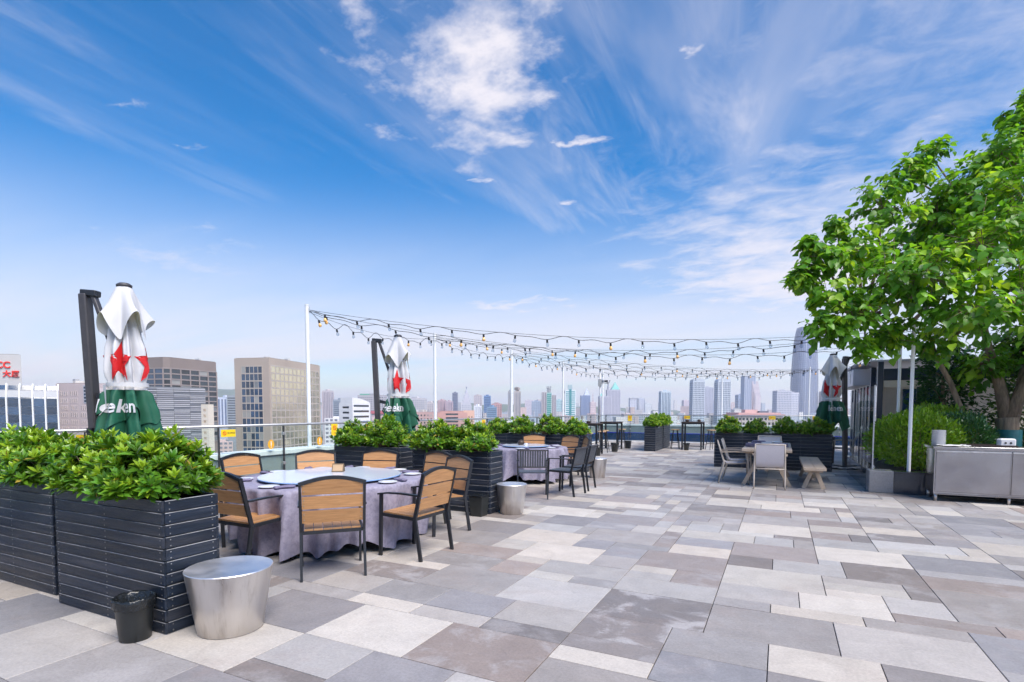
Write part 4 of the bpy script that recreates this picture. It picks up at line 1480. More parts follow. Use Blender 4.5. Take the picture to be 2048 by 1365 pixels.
# ================================================================ CLOSED PARASOLS
def parasol(label, loc, rz, seed, mast_side, turn):
    """closed cantilever parasol: mast beside it, arm folded down, canopy tied; rz turns mast, turn the print"""
    t = thing('parasol', label, 'parasol', (*loc, 0), rz, 'closed cantilever parasols')
    rg = random.Random(seed)
    ph = [rg.uniform(0, 6.28) for _ in range(6)]

    def body(a, z):
        # tied canopy: eight pleats, waist at the strap, flaring towards the hem
        pts = [(1.02, .300), (1.25, .262), (1.45, .220), (1.65, .182), (1.78, .160), (1.95, .172), (2.15, .160), (2.35, .125), (2.55, .085), (2.72, .06)]
        for (z0, r0), (z1, r1) in zip(pts[:-1], pts[1:]):
            if z <= z1:
                f = max(0, (z - z0) / (z1 - z0))
                f = f * f * (3 - 2 * f)
                r = r0 + (r1 - r0) * f
                break
        else:
            r = .06
        k = .34 if z < 1.70 else (.16 if z < 1.86 else .26)
        q = 8 * a + ph[0] + 1.6 * (z - 1.8) + .7 * math.sin(2 * a + ph[1])
        w = math.sin(q) + .35 * math.sin(2 * q + ph[2])
        return r * (1 + k * w + .06 * math.sin(3 * a + ph[3] + z * 2) + .10 * mnoise.noise((2.2 * math.cos(a) + ph[1], 2.2 * math.sin(a), z * 3.1)) + .05 * mnoise.noise((7 * math.cos(a), 7 * math.sin(a) + ph[2], z * 9)))

    def pt(a, z, off=0.0):
        r = body(a, z) + off
        return (r * math.cos(a), r * math.sin(a), z)
    NA = 144

    def shell(name, zs, material, hemvar=0.0, off=0.0):
        vs, fs = [], []
        for i, z in enumerate(zs):
            for k in range(NA):
                a = 2 * PI * k / NA
                zz = z
                if hemvar:
                    f = 1 - i / (len(zs) - 1)
                    zz = z + f * f * hemvar * (math.sin(4 * a + ph[4]) + .6 * math.sin(7 * a + ph[5]))
                vs.append(pt(a, zz, off))
        for i in range(len(zs) - 1):
            for k in range(NA):
                a, b = i * NA + k, i * NA + (k + 1) % NA
                fs.append((a, b, b + NA, a + NA))
        return MB().add(vs, fs).build(name, material, t, smooth=True)
    shell('canopy', list(np.linspace(1.722, 2.72, 22)), M['white_fabric'])
    sk = shell('canopy_border', list(np.linspace(1.10, 1.720, 16)), M['green_fabric'], .10)
    # separate valance flap lying over the border
    vs, fs = [], []
    rows = 8
    for i in range(rows):
        f = i / (rows - 1)
        for k in range(NA):
            a = 2 * PI * k / NA
            z = 1.715 - f * (.31 + .09 * math.sin(5 * a + ph[2]) + .04 * math.sin(11 * a))
            vs.append(pt(a, z, .010 + .022 * f + .018 * f * math.sin(6 * a + ph[4])))
    for i in range(rows - 1):
        for k in range(NA):
            a, b = i * NA + k, i * NA + (k + 1) % NA
            fs.append((a + NA, b + NA, b, a))
    MB().add(vs, fs).build('valance', M['green_fabric'], t, smooth=True)

    def vpt(a, z, off):
        f = min(1, max(0, (1.715 - z) / .33))
        return pt(a, z, .010 + .022 * f + .018 * f * math.sin(6 * a + ph[4]) + off)
    # lettering wrapped round the valance
    me = text_mesh('Heineken', .205, bold=True)
    bm = bmesh.new()
    bm.from_mesh(me)
    bmesh.ops.triangulate(bm, faces=bm.faces)
    for _ in range(2):
        long = [e for e in bm.edges if e.calc_length() > .03]
        if long:
            bmesh.ops.subdivide_edges(bm, edges=long, cuts=1)
            bmesh.ops.triangulate(bm, faces=bm.faces)
    base = [v.co.copy() for v in bm.verts]
    bm.to_mesh(me)
    bm.free()
    me.materials.clear()
    me.materials.append(M['white_fabric'])
    for j in range(2):
        m2 = me.copy()
        for v, c in zip(m2.vertices, base):
            a = turn + j * PI + c.x * 2.1
            v.co = vpt(a, 1.535 + c.y, .010)
        put('lettering', m2, t)
    # red stars between the pleats
    for j in range(4):
        a0 = turn + .22 + j * PI / 2
        poly = star_poly(.17)
        b = MB()
        grid, idx = [], {}
        vs, fs = [], []
        n = len(poly)
        steps = 8
        vs.append((0, 0))
        for s_ in range(1, steps + 1):
            for i in range(n):
                for h_ in (0, .5):
                    p, q = poly[i], poly[(i + 1) % n]
                    vs.append(((p[0] + (q[0] - p[0]) * h_) * s_ / steps, (p[1] + (q[1] - p[1]) * h_) * s_ / steps))
        m_ = 2 * n
        for i in range(m_):
            fs.append((0, 1 + i, 1 + (i + 1) % m_))
        for s_ in range(steps - 1):
            for i in range(m_):
                a_, b_ = 1 + s_ * m_ + i, 1 + s_ * m_ + (i + 1) % m_
                fs.append((a_, a_ + m_, b_ + m_, b_))
        b.add([pt(a0 + x * 4.0, 2.02 + y * 1.45, .012) for x, y in vs], fs)
        b.build('star', M['red_fabric'], t)
    # strap with hanging tail
    vs, fs = [], []
    for z, o in ((1.755, .016), (1.800, .016)):
        for k in range(NA):
            a = 2 * PI * k / NA
            r = .212 + .012 * math.sin(2 * a + ph[1])
            vs.append((r * math.cos(a), r * math.sin(a), z))
    fs = [(k, (k + 1) % NA, NA + (k + 1) % NA, NA + k) for k in range(NA)]
    MB().add(vs, fs).build('strap', M['white_fabric'], t, smooth=True)
    MB().add([(.236 * math.cos(turn - .5 + d), .236 * math.sin(turn - .5 + d), z) for z in (1.775, 1.52) for d in (-.13, .13)] + [(.30 * math.cos(turn - .5), .30 * math.sin(turn - .5), 1.43)],
             [(0, 1, 3, 2), (2, 3, 4)]).build('strap_tail', M['white_fabric'], t)
    # hood: wavy flared vent cap over the ribs
    vs, fs = [], []
    rows, hn = 12, 120
    lobes = [rg.uniform(.8, 1.2) for _ in range(8)]
    for i in range(rows):
        f = i / (rows - 1)
        for k in range(hn):
            a = 2 * PI * k / hn
            lob = math.sin(4 * a + ph[3]) + .5 * math.sin(7 * a + ph[5])
            r = .055 + .085 * f ** .55 + .085 * f ** 1.4 * (1 + .62 * lob) + .012 * f * mnoise.noise((3 * math.cos(a) + ph[0], 3 * math.sin(a), f * 4))
            z = 2.885 - .46 * f ** 1.1 - .11 * f * f * (math.sin(4 * a + ph[3] + PI) + .4 * math.sin(5 * a + ph[0]))
            vs.append((r * math.cos(a), r * math.sin(a), z))
    for i in range(rows - 1):
        for k in range(hn):
            a, b = i * hn + k, i * hn + (k + 1) % hn
            fs.append((a + hn, b + hn, b, a))
    MB().add(vs, fs).build('hood', M['white_fabric'], t, smooth=True)
    MB().lathe([(.075, 2.872), (.078, 2.895), (.05, 2.915), (.001, 2.92)], 24, captop=False).build('finial', M['char_metal'], t, smooth=True)
    MB().tube([(0, 0, 1.0), (0, 0, 2.88)], .024, 12).build('canopy_pole', M['char_metal'], t, smooth=True)
    hub = MB().box((0, 0, 2.50), (.11, .11, .15))
    hub.build('hub', M['black_metal'], t)
    # mast, folded arm, carriage, cross base with ballast slabs
    mx = mast_side
    MB().bar((mx, 0.02, .06), (mx - .10, .02, 2.80), .085, .125, up=(0, 1, 0)).build('mast', M['char_metal'], t, bevel=.012)
    MB().bar((mx - .13, .02, 2.815), (mx + .05, .02, 2.80), .10, .07).build('mast_cap', M['black_metal'], t, bevel=.01)
    MB().bar((mx + .0, .02, 2.78), (mx * .30, .02, 2.02), .045, .07, up=(0, 1, 0)).build('arm', M['char_metal'], t, bevel=.008)
    MB().bar((mx * .5, .02, 1.62), (mx, .02, 1.66), .05, .06).build('carriage', M['black_metal'], t)
    MB().box((mx - .04, -.055, 1.25), (.06, .05, .09)).tube([(mx - .04, -.08, 1.25), (mx - .04, -.14, 1.25), (mx - .04, -.15, 1.14)], .008, 6).build('crank', M['black_metal'], t)
    for a in (0, PI / 2):
        MB().box((mx, .02, .032), (1.0, .07, .03), mtx=Matrix.Rotation(a + .4, 3, 'Z')).build('base_bar', M['black_metal'], t, (0, 0, .0 if a == 0 else .031))
    for k in range(4):
        a = .4 + PI / 4 + k * PI / 2
        MB().box((0, 0, .0), (.30, .30, .05)).build('ballast_slab', M['granite_grey'], t, (mx + .27 * math.cos(a), .02 + .27 * math.sin(a), .026), (0, 0, a + PI / 4), bevel=.004)
    return t


parasol('closed white and green parasol with red star at the left, behind the nearest shrubs', (-6.62, 3.56), R(26), 3, -.36, R(-90))
parasol('closed white and green parasol with red star between the tall light poles', (-6.50, 8.25), R(26), 8, -.36, R(-98))
parasol('closed white and green parasol with red star at the right beside the pavilion', (1.16, 15.85), R(26), 21, .40, R(-96))


# ================================================================ POLES AND STRING LIGHTS
def light_pole(label, loc, z0, z1, r=.034):
    t = thing('light_pole', label, 'pole', (*loc, z0), 0, 'white string light poles')
    MB().tube([(0, 0, .012), (0, 0, z1 - z0)], r, 14).build('shaft', M['white_paint'], t, smooth=True, angle=50)
    MB().box((0, 0, .006), (.14, .14, .012)).build('foot_plate', M['white_paint'], t)
    MB().lathe([(r + .004, 0), (r + .004, .02), (.001, .026)], 14, (0, 0, z1 - z0), captop=False).build('pole_cap', M['white_paint'], t)
    MB().tube([(0, 0, z1 - z0 - .06), (.05, 0, z1 - z0 - .06), (.06, 0, z1 - z0 - .03)], .004, 6).build('hook', M['screw'], t)


PX = -7.76
LP = [(PX, 7.24), (PX, 11.3), (PX, 15.6), (PX, 20.2), (PX, 25.55)]
LPZ = 3.39
for (x, y), lb in zip(LP, ('tall white pole nearest, rising behind the round table', 'white pole just right of the middle parasol', 'white pole third from the left above the middle shrubs', 'white pole fourth from the left', 'white pole at the far left corner')):
    light_pole(lb, (x, y), .82, LPZ, .036)
RP = [(2.13, 12.05, .30, 3.02), (2.30, 14.3, .30, 3.05), (1.05, 25.52, .82, 3.25), (-2.32, 25.52, .82, 3.15), (5.2, 25.52, .82, 3.3)]
for (x, y, a, b), lb in zip(RP, ('white pole standing in the hedge bed by the steel counter', 'thin white pole farther back in the hedge bed', 'white pole on the far parapet left of the right parasol', 'white pole on the far parapet behind the white sling chairs', 'white pole on the far parapet behind the pavilion')):
    light_pole(lb, (x, y), a, b, .030)

ME_SOCK = MB().lathe([(.010, 0), (.017, -.006), (.019, -.055), (.015, -.06)], 10).mesh('socket', M['cable'], smooth=True, angle=45)
_prof = [(.012, -.058), (.020, -.070), (.029, -.092), (.030, -.108), (.022, -.126), (.001, -.134)]
ME_BULB = MB().lathe(_prof, 12, captop=False).mesh('bulb', M['bulb'], smooth=True)
ME_BULBA = MB().lathe(_prof, 12, captop=False).mesh('bulb', M['bulb_warm_glow'], smooth=True)
bulb_rng = random.Random(9)


def string_light(label, p, q, sag, n, wave=.05, wire=True):
    p, q = Vector(p), Vector(q)
    t = thing('string_light', label, 'string lights', p, 0, 'strings of festoon bulbs')
    d = q - p

    def at(f):
        return Vector((d.x * f, d.y * f, d.z * f - 4 * sag * f * (1 - f)))
    if wire:
        MB().tube([at(i / 24) for i in range(25)], .0035, 5).build('support_wire', M['cable'], t)
    pts = []
    k = n * 8
    for i in range(k + 1):
        f = i / k
        g = f * n
        dip = wave * (0.5 - .5 * math.cos(2 * PI * g)) * (0.7 + .6 * mnoise.noise((g * .3, p.y, q.x)))
        # cable droops between the bulbs' clips and lifts again
        pts.append(at(f) + Vector((0, 0, -.02 - dip + .5 * wave * math.sin(2 * PI * g * .5 + p.y))))
    MB().tube(pts, .0055, 5).build('cable', M['cable'], t)
    for i in range(n):
        b = pts[min(k, i * 8 + 4)]
        tilt = (bulb_rng.uniform(-.18, .18), bulb_rng.uniform(-.18, .18), 0)
        s = put('socket', ME_SOCK, t, b, tilt)
        put('bulb', ME_BULBA if bulb_rng.random() < .14 else ME_BULB, s)


def top(k, dz=.08):
    return (LP[k][0] + .05, LP[k][1], LPZ - dz)


def rtop(k, dz=.06):
    return (RP[k][0], RP[k][1], RP[k][3] - dz)


string_light('highest bulb string crossing from the nearest pole to the pole by the steel counter', top(0), rtop(0), .34, 19)
string_light('bulb string from the nearest pole slanting to the pole farther back in the hedge bed', top(0, .10), rtop(1), .52, 20)
string_light('bulb string from the second pole to the pole by the steel counter', top(1), rtop(0, .10), .34, 18)
string_light('bulb string from the second pole to the far parapet pole at the right', top(1, .1), rtop(2), .30, 22)
string_light('bulb string along the left railing from the first to the second pole', top(0, .12), top(1, .12), .16, 9, .09)
string_light('bulb string along the left railing from the second to the third pole', top(1, .12), top(2, .12), .14, 9, .08)
string_light('bulb string along the left railing from the third to the fourth pole', top(2, .12), top(3, .12), .14, 9, .08)
string_light('bulb string along the left railing from the fourth to the corner pole', top(3, .12), top(4, .12), .14, 9, .08)
string_light('bulb string from the third pole to the far parapet pole at the right', top(2), rtop(2, .1), .26, 20)
string_light('bulb string from the fourth pole to the far parapet pole at the right', top(3), rtop(2, .14), .22, 18)
string_light('bulb string from the third pole to the middle pole of the far parapet', top(2, .15), rtop(3), .20, 16)
string_light('bulb string along the far parapet left part', top(4), rtop(3, .1), .16, 12)
string_light('bulb string along the far parapet right part', rtop(3, .12), rtop(2, .12), .12, 8)
string_light('bulb string over the right parasol toward the pavilion', rtop(2, .05), rtop(1, .15), .20, 12)

# camera pole at the far left corner
t = thing('camera_pole', 'grey pole carrying two surveillance cameras at the far left corner', 'camera pole', (-7.45, 24.1, 0), R(30))
MB().tube([(0, 0, 0), (0, 0, 3.25)], .03, 10).build('shaft', M['rail'], t, smooth=True)
MB().tube([(-.05, 0, 2.72), (.42, 0, 2.72)], .014, 8).build('arm', M['rail'], t)
for x, rz in ((.12, .3), (.36, -.4)):
    c = MB().box((0, -.08, 0), (.12, .28, .12)).build('camera', M['pale_panel'], t, (x, 0, 2.81), (0, 0, rz), bevel=.015)
    MB().lathe([(.045, 0), (.045, .015)], 16).build('lens', M['black_metal'], c, (0, -.222, 0), (R(90), 0, 0))
MB().box((-.02, -.06, 2.74), (.16, .06, .34)).build('junction_box', M['rail'], t, bevel=.01)
MB().tube([(0, 0, 3.25), (0, 0, 3.7)], .010, 8).build('rod', M['rail'], t)


# ================================================================ RIGHT SIDE: BED, HEDGE, COUNTER, PAVILION, TREE
BX0, BX1, BY0, BY1, BH = 1.47, 6.6, 11.63, 15.2, .40
bed = thing('raised_bed', 'raised planting bed edged in polished dark granite with a grey corner stone', 'planter', (0, 0, 0))
g = .002
MB().span((BX0, BY0 + .382, 0), (BX0 + .18, BY1, BH - .03)).build('side_panel', M['granite'], bed)
MB().span((BX0, BY0, 0), (BX0 + .38, BY0 + .38, BH)).build('corner_stone', M['granite_grey'], bed, bevel=.012)
x = BX0 + .382
while x < BX1 - .1:
    x2 = min(BX1, x + .75)
    MB().span((x, BY0 + .004, 0), (x2 - g, BY0 + .18, BH - .03)).build('front_panel', M['granite'], bed)
    x = x2
MB().span((BX0 - .012, BY0 + .382, BH - .028), (BX0 + .22, BY1, BH)).build('side_coping', M['granite'], bed, bevel=.004)
MB().span((BX0 + .382, BY0 - .010, BH - .028), (BX1, BY0 + .22, BH)).build('front_coping', M['granite'], bed, bevel=.004)
MB().span((BX0 + .181, BY0 + .181, 0), (BX1, BY1, BH - .06)).build('soil', M['soil'], bed)
MB().span((BX0 + .095, BY0 + .42, BH + .001), (BX0 + .107, BY0 + 1.9, 1.95)).build('glass_pane', M['clear'], bed)
MB().span((BX0 + .095, BY0 + 1.92, BH + .001), (BX0 + .107, BY1 - .1, 1.95)).build('glass_pane', M['clear'], bed)
MB().span((BX0 + .09, BY0 + .40, BH), (BX0 + .112, BY0 + .419, 1.96)).build('glass_edge', M['rail'], bed)


def hedge_mesh(seed, rx, ry, rz, n, leaf, c1, c2, vertical=True):
    rg = np.random.RandomState(seed)
    u = rg.normal(0, 1, (n, 3))
    u /= np.linalg.norm(u, axis=1)[:, None]
    rr = rg.uniform(.35, 1, n) ** .4
    lump = np.array([1 + .16 * mnoise.noise((d[0] * 2.6 + seed, d[1] * 2.6, d[2] * 2.6)) + .07 * mnoise.noise((d[0] * 7, d[1] * 7 + seed, d[2] * 7)) for d in u])
    p = u * rr[:, None] * lump[:, None] * np.array([rx, ry, rz])
    p[:, 2] = np.maximum(p[:, 2], -rz * .86) + rz
    f = u * .8 + rg.normal(0, .45, (n, 3)) + np.array([0, 0, .75 if vertical else .1])
    up = rg.normal(0, 1, (n, 3))
    mixv = rg.rand(n, 1)
    c = np.array(c1) * (1 - mixv) + np.array(c2) * mixv
    c *= rg.uniform(.7, 1.25, (n, 1))
    return leaves_mesh('foliage', p, f, up, leaf * rg.uniform(.6, 1.3, n), c, LV, LF, M['shrub_leaf'])


def bush(label, loc, me, group=None, rz=0.0):
    t = thing('bush', label, 'bush', loc, rz, group)
    tag(put('foliage', me, t), kind='stuff')
    b = MB()
    rg = random.Random(label)
    for k in range(7):
        a = rg.uniform(0, 6.28)
        b.tube([(0, 0, -.05), (.18 * math.cos(a), .18 * math.sin(a), .35), (.36 * math.cos(a), .36 * math.sin(a), .8)], [.02, .014, .006], 6)
    b.build('stems', M['bark'], t)


HG1, HG2 = (.10, .24, .016), (.26, .42, .026)
hm = hedge_mesh(5, .78, .70, .56, 6500, .085, HG1, HG2)
hm2 = hedge_mesh(6, .85, .75, .62, 6500, .085, HG1, HG2)
hd = hedge_mesh(7, .58, .55, .56, 5000, .07, (.022, .085, .030), (.045, .13, .045))
bush('rounded yellow green bush behind the white pole in the raised bed', (2.35, 12.85, .33), hm)
bush('rounded yellow green bush behind, joining the first one on the right', (2.95, 14.05, .33), hm2)
bush('dark green clipped bush between the yellow green bush and the tree trunk', (3.10, 13.20, .33), hd)
bush('dark green low bush behind the tree trunk', (5.0, 14.6, .33), hd, None, 2.0)

# stainless counter
CX0, CX1, CY0, CY1 = 2.27, 4.25, 11.0, 11.60
ct = thing('steel_counter', 'stainless steel serving counter on short legs at the right edge', 'counter', (CX0, CY0, 0))
cw, cd = CX1 - CX0, CY1 - CY0
M['counter'] = mat('counter_steel', (0.47, 0.455, 0.465), 0.17, 1.0, var=0.08, vscale=2.5, rvar=0.10, bump=.10, bscale=1.6, col2=(.36, .35, .36), c2lo=.2, c2hi=1.0, c2scale=1.2)
MB().span((.02, .02, .13), (cw - .02, cd - .02, .86)).build('cabinet', M['counter'], ct)
MB().span((-.01, -.02, .862), (cw + .01, cd + .01, .905)).build('worktop', M['counter'], ct, bevel=.006)
for k in range(2):
    dw = (cw - .10) / 2
    d = MB().span((.04 + k * (dw + .02), -.002, .16), (.04 + k * (dw + .02) + dw, .018, .845)).build('door', M['counter'], ct, bevel=.004)
    MB().span((.04 + k * (dw + .02), -.012, .815), (.04 + k * (dw + .02) + dw, -.0025, .835)).build('handle_lip', M['steel'], d)
MB().span((.02, -.006, .115), (cw - .02, .02, .128)).build('kick_rail', M['counter'], ct)
for x in (.06, cw / 2, cw - .06):
    for y in (.05, cd - .05):
        MB().tube([(x, y, 0), (x, y, .13)], [.020, .026], 12).build('leg', M['steel'], ct, smooth=True)
ps = thing('plate_stack', 'tall stack of white plates at the left of the steel counter', 'plates', (CX0 + .13, CY0 + .33, .905), 0)
pm = MB().lathe([(.055, 0), (.095, .004), (.10, .0125), (.095, .0135)], 24).mesh('plate', M['porcelain'], smooth=True, angle=40)
for k in range(18):
    put('plate', pm, ps, (.003 * math.sin(k * 2.1), .003 * math.cos(k * 1.3), k * .0142))
b = MB()
n = 10
vs = [((i / n - .5) * .42, (j / n - .5) * .28, .004 + .024 * max(0, mnoise.noise((i * .55, j * .6, 2.2)) + .3)) for j in range(n + 1) for i in range(n + 1)]
b.add(vs, [(j * (n + 1) + i, j * (n + 1) + i + 1, (j + 1) * (n + 1) + i + 1, (j + 1) * (n + 1) + i) for j in range(n) for i in range(n)])
tag(b.build('cloth', M['paper'], None, (CX0 + .30, CY0 + .12, .907), (0, 0, .2), smooth=True), 'crumpled white cloth on the steel counter in front of the plates', 'cloth')
tr = thing('tray', 'flat dark tray in the middle of the steel counter', 'tray', (CX0 + .78, CY0 + .32, .906), 0)
MB().span((-.32, -.16, 0), (.32, .16, .012)).build('base', M['dark_wood'], tr)
for s in (-1, 1):
    MB().span((-.32, s * .165 - .006, 0), (.32, s * .165 + .006, .028)).build('rim', M['dark_wood'], tr)
hb = thing('paper_holder', 'small grey box with two holes on the steel counter', 'box', (CX0 + 1.02, CY0 + .38, .935), R(8))
MB().span((-.11, -.06, -.028), (.11, .06, .10)).build('box', M['paper'], hb, bevel=.02)
for s in (-1, 1):
    MB().lathe([(.016, 0), (.016, .004)], 16).build('hole', M['black_metal'], hb, (s * .035, -.0605, .03), (R(90), 0, 0))

# pavilion
PVX0, PVX1, PVY0, PVY1, PVH = 2.22, 6.4, 16.25, 22.5, 2.62
pv = thing('pavilion', 'glazed pavilion with dark navy posts and pale canopy at the right', 'pavilion', (0, 0, 0))
for y, h in ((PVY0, PVH + .08), (PVY0 + 1.15, PVH + .02)):
    MB().span((PVX0 - .06, y - .06, 0), (PVX0 + .06, y + .06, h)).build('corner_post', M['navy_metal'], pv, bevel=.006)
nb = 7
y0, y1 = PVY0 + 1.32, PVY1
for k in range(nb):
    a = y0 + (y1 - y0) * k / nb
    c = (y1 - y0) / nb
    d = MB().span((PVX0 - .025, a + .03, .03), (PVX0 + .025, a + c * .42, PVH - .45)).build('wall_panel', M['navy_metal'], pv)
    MB().span((PVX0 - .008, a + c * .43, .06), (PVX0 + .008, a + c - .0, PVH - .45)).build('window_pane', M['clear'], pv)
    if k % 2:
        MB().tube([(PVX0 - .06, a + .12, .85), (PVX0 - .06, a + .12, 1.75)], .015, 8).build('door_handle', M['rail'], d)
MB().span((PVX0 - .03, PVY0 + .06, .0), (PVX0 + .03, PVY0 + 1.09, .12)).build('sill', M['navy_metal'], pv)
MB().span((PVX0 - .008, PVY0 + .062, .122), (PVX0 + .008, PVY0 + 1.088, PVH - .1)).build('window_pane', M['clear'], pv)
# front side facing the bed
xs = [PVX0 + .1, 3.0, 3.75, 4.55, 5.4, PVX1]
for k in range(5):
    MB().span((xs[k] + .03, PVY0 - .008, .1), (xs[k + 1] - .03, PVY0 + .008, 2.05)).build('window_pane', M['clear'], pv)
    MB().span((xs[k + 1] - .028, PVY0 - .03, 0), (xs[k + 1] + .028, PVY0 + .03, 2.3)).build('mullion', M['navy_metal'], pv)
MB().span((PVX0 + .07, PVY0 - .04, 2.06), (PVX1, PVY0 + .04, 2.22)).build('transom', M['cream'], pv)
MB().span((PVX0 + .07, PVY0 - .03, 2.23), (PVX1, PVY0 + .03, 2.52)).build('fascia', M['navy_metal'], pv)
MB().span((2.9, PVY0 + 1.2, 0), (3.7, PVY0 + 1.3, 2.05)).build('inner_panel', M['blue_panel'], pv)
MB().span((2.6, PVY0 + 2.6, 0), (PVX1, PVY0 + 2.75, 2.4)).build('back_wall', M['cream'], pv)
# pale canopy box and roof
MB().span((PVX0 - .35, PVY0 + 2.3, PVH - .42), (PVX0 + .34, PVY1, PVH + .05)).build('canopy_box', M['pale_panel'], pv, bevel=.01)
for k in range(4):
    yy = PVY0 + 2.9 + k * .95
    MB().span((PVX0 - .356, yy, PVH - .33), (PVX0 - .352, yy + .03, PVH - .05)).build('canopy_slot', M['char_metal'], pv)
MB().add([(PVX0 - .2, PVY0 + .15, PVH + .10), (PVX1, PVY0 + .15, PVH + .10), (PVX1, PVY1, PVH + .22), (PVX0 - .2, PVY1, PVH + .22),
          (PVX0 - .2, PVY0 + .15, PVH + .14), (PVX1, PVY0 + .15, PVH + .14), (PVX1, PVY1, PVH + .26), (PVX0 - .2, PVY1, PVH + .26)],
         [(3, 2, 1, 0), (4, 5, 6, 7), (0, 1, 5, 4), (1, 2, 6, 5), (2, 3, 7, 6), (3, 0, 4, 7)]).build('roof', M['pale_panel'], pv)
MB().tube([(PVX0 - .25, PVY0 + 2.2, PVH + .2), (PVX0 - .25, PVY1, PVH + .2)], .05, 10).build('awning_roll', M['pale_panel'], pv, smooth=True)

# ---------------------------------------------------------------- the tree
MV = [(0, 0, 0), (-.30, .06, .05), (-.43, .36, .09), (-.26, .74, .03), (0, 1.08, -.14), (.26, .74, .03), (.43, .36, .09), (.30, .06, .05), (0, .40, 0)]
MF = [(0, 8, 2, 1), (8, 3, 2), (8, 4, 3), (0, 7, 6, 8), (8, 6, 5), (8, 5, 4)]
BLOBS = [(5.33, 10, 3.91, 0.32), (5.7, 10, 4.28, 0.46), (5.56, 10.2, 4.55, 0.23), (5.68, 9.8, 3.5, 0.5), (6.01, 9.6, 3.1, 0.52), (6.45, 10.3, 4.5, 0.65), (7.13, 10.6, 5.38, 0.67), (7.71, 10.8, 6.1, 0.52), (8.29, 11, 6.57, 0.37), (6.63, 9.6, 3.81, 0.8), (8.36, 10.8, 5.3, 0.88), (8.66, 10.5, 5.66, 0.72), (9.25, 10.5, 6.36, 0.64), (9.59, 10.5, 6.99, 0.41), (9.87, 10.6, 7.41, 0.24), (7.04, 9.2, 3.71, 0.85), (7.89, 9.2, 4.23, 0.94), (8.94, 9.5, 5.02, 1.06), (7.38, 8.8, 3.13, 0.73), (8.38, 9, 3.33, 0.83), (6.81, 9.8, 2.88, 0.42), (8.21, 10.6, 2.87, 0.59), (9.53, 11, 2.42, 0.61), (9.96, 10, 4.46, 1.39), (10.66, 10.5, 6.07, 1.17), (10.43, 10, 3.07, 1.2), (10.53, 11.3, 2.76, 0.58), (9.73, 12, 5.28, 1.11), (11.12, 12.3, 6.06, 1.37), (8.48, 11.8, 5.0, 0.98), (6.23, 9.6, 2.61, 0.21), (5.24, 10, 3.91, 0.2), (6.12, 10.4, 4.97, 0.21), (5.53, 9.7, 2.98, 0.36),
         (11.6, 10.8, 4.6, 1.4), (11.9, 11.2, 3.2, 1.2), (11.0, 11.8, 7.2, .9)]


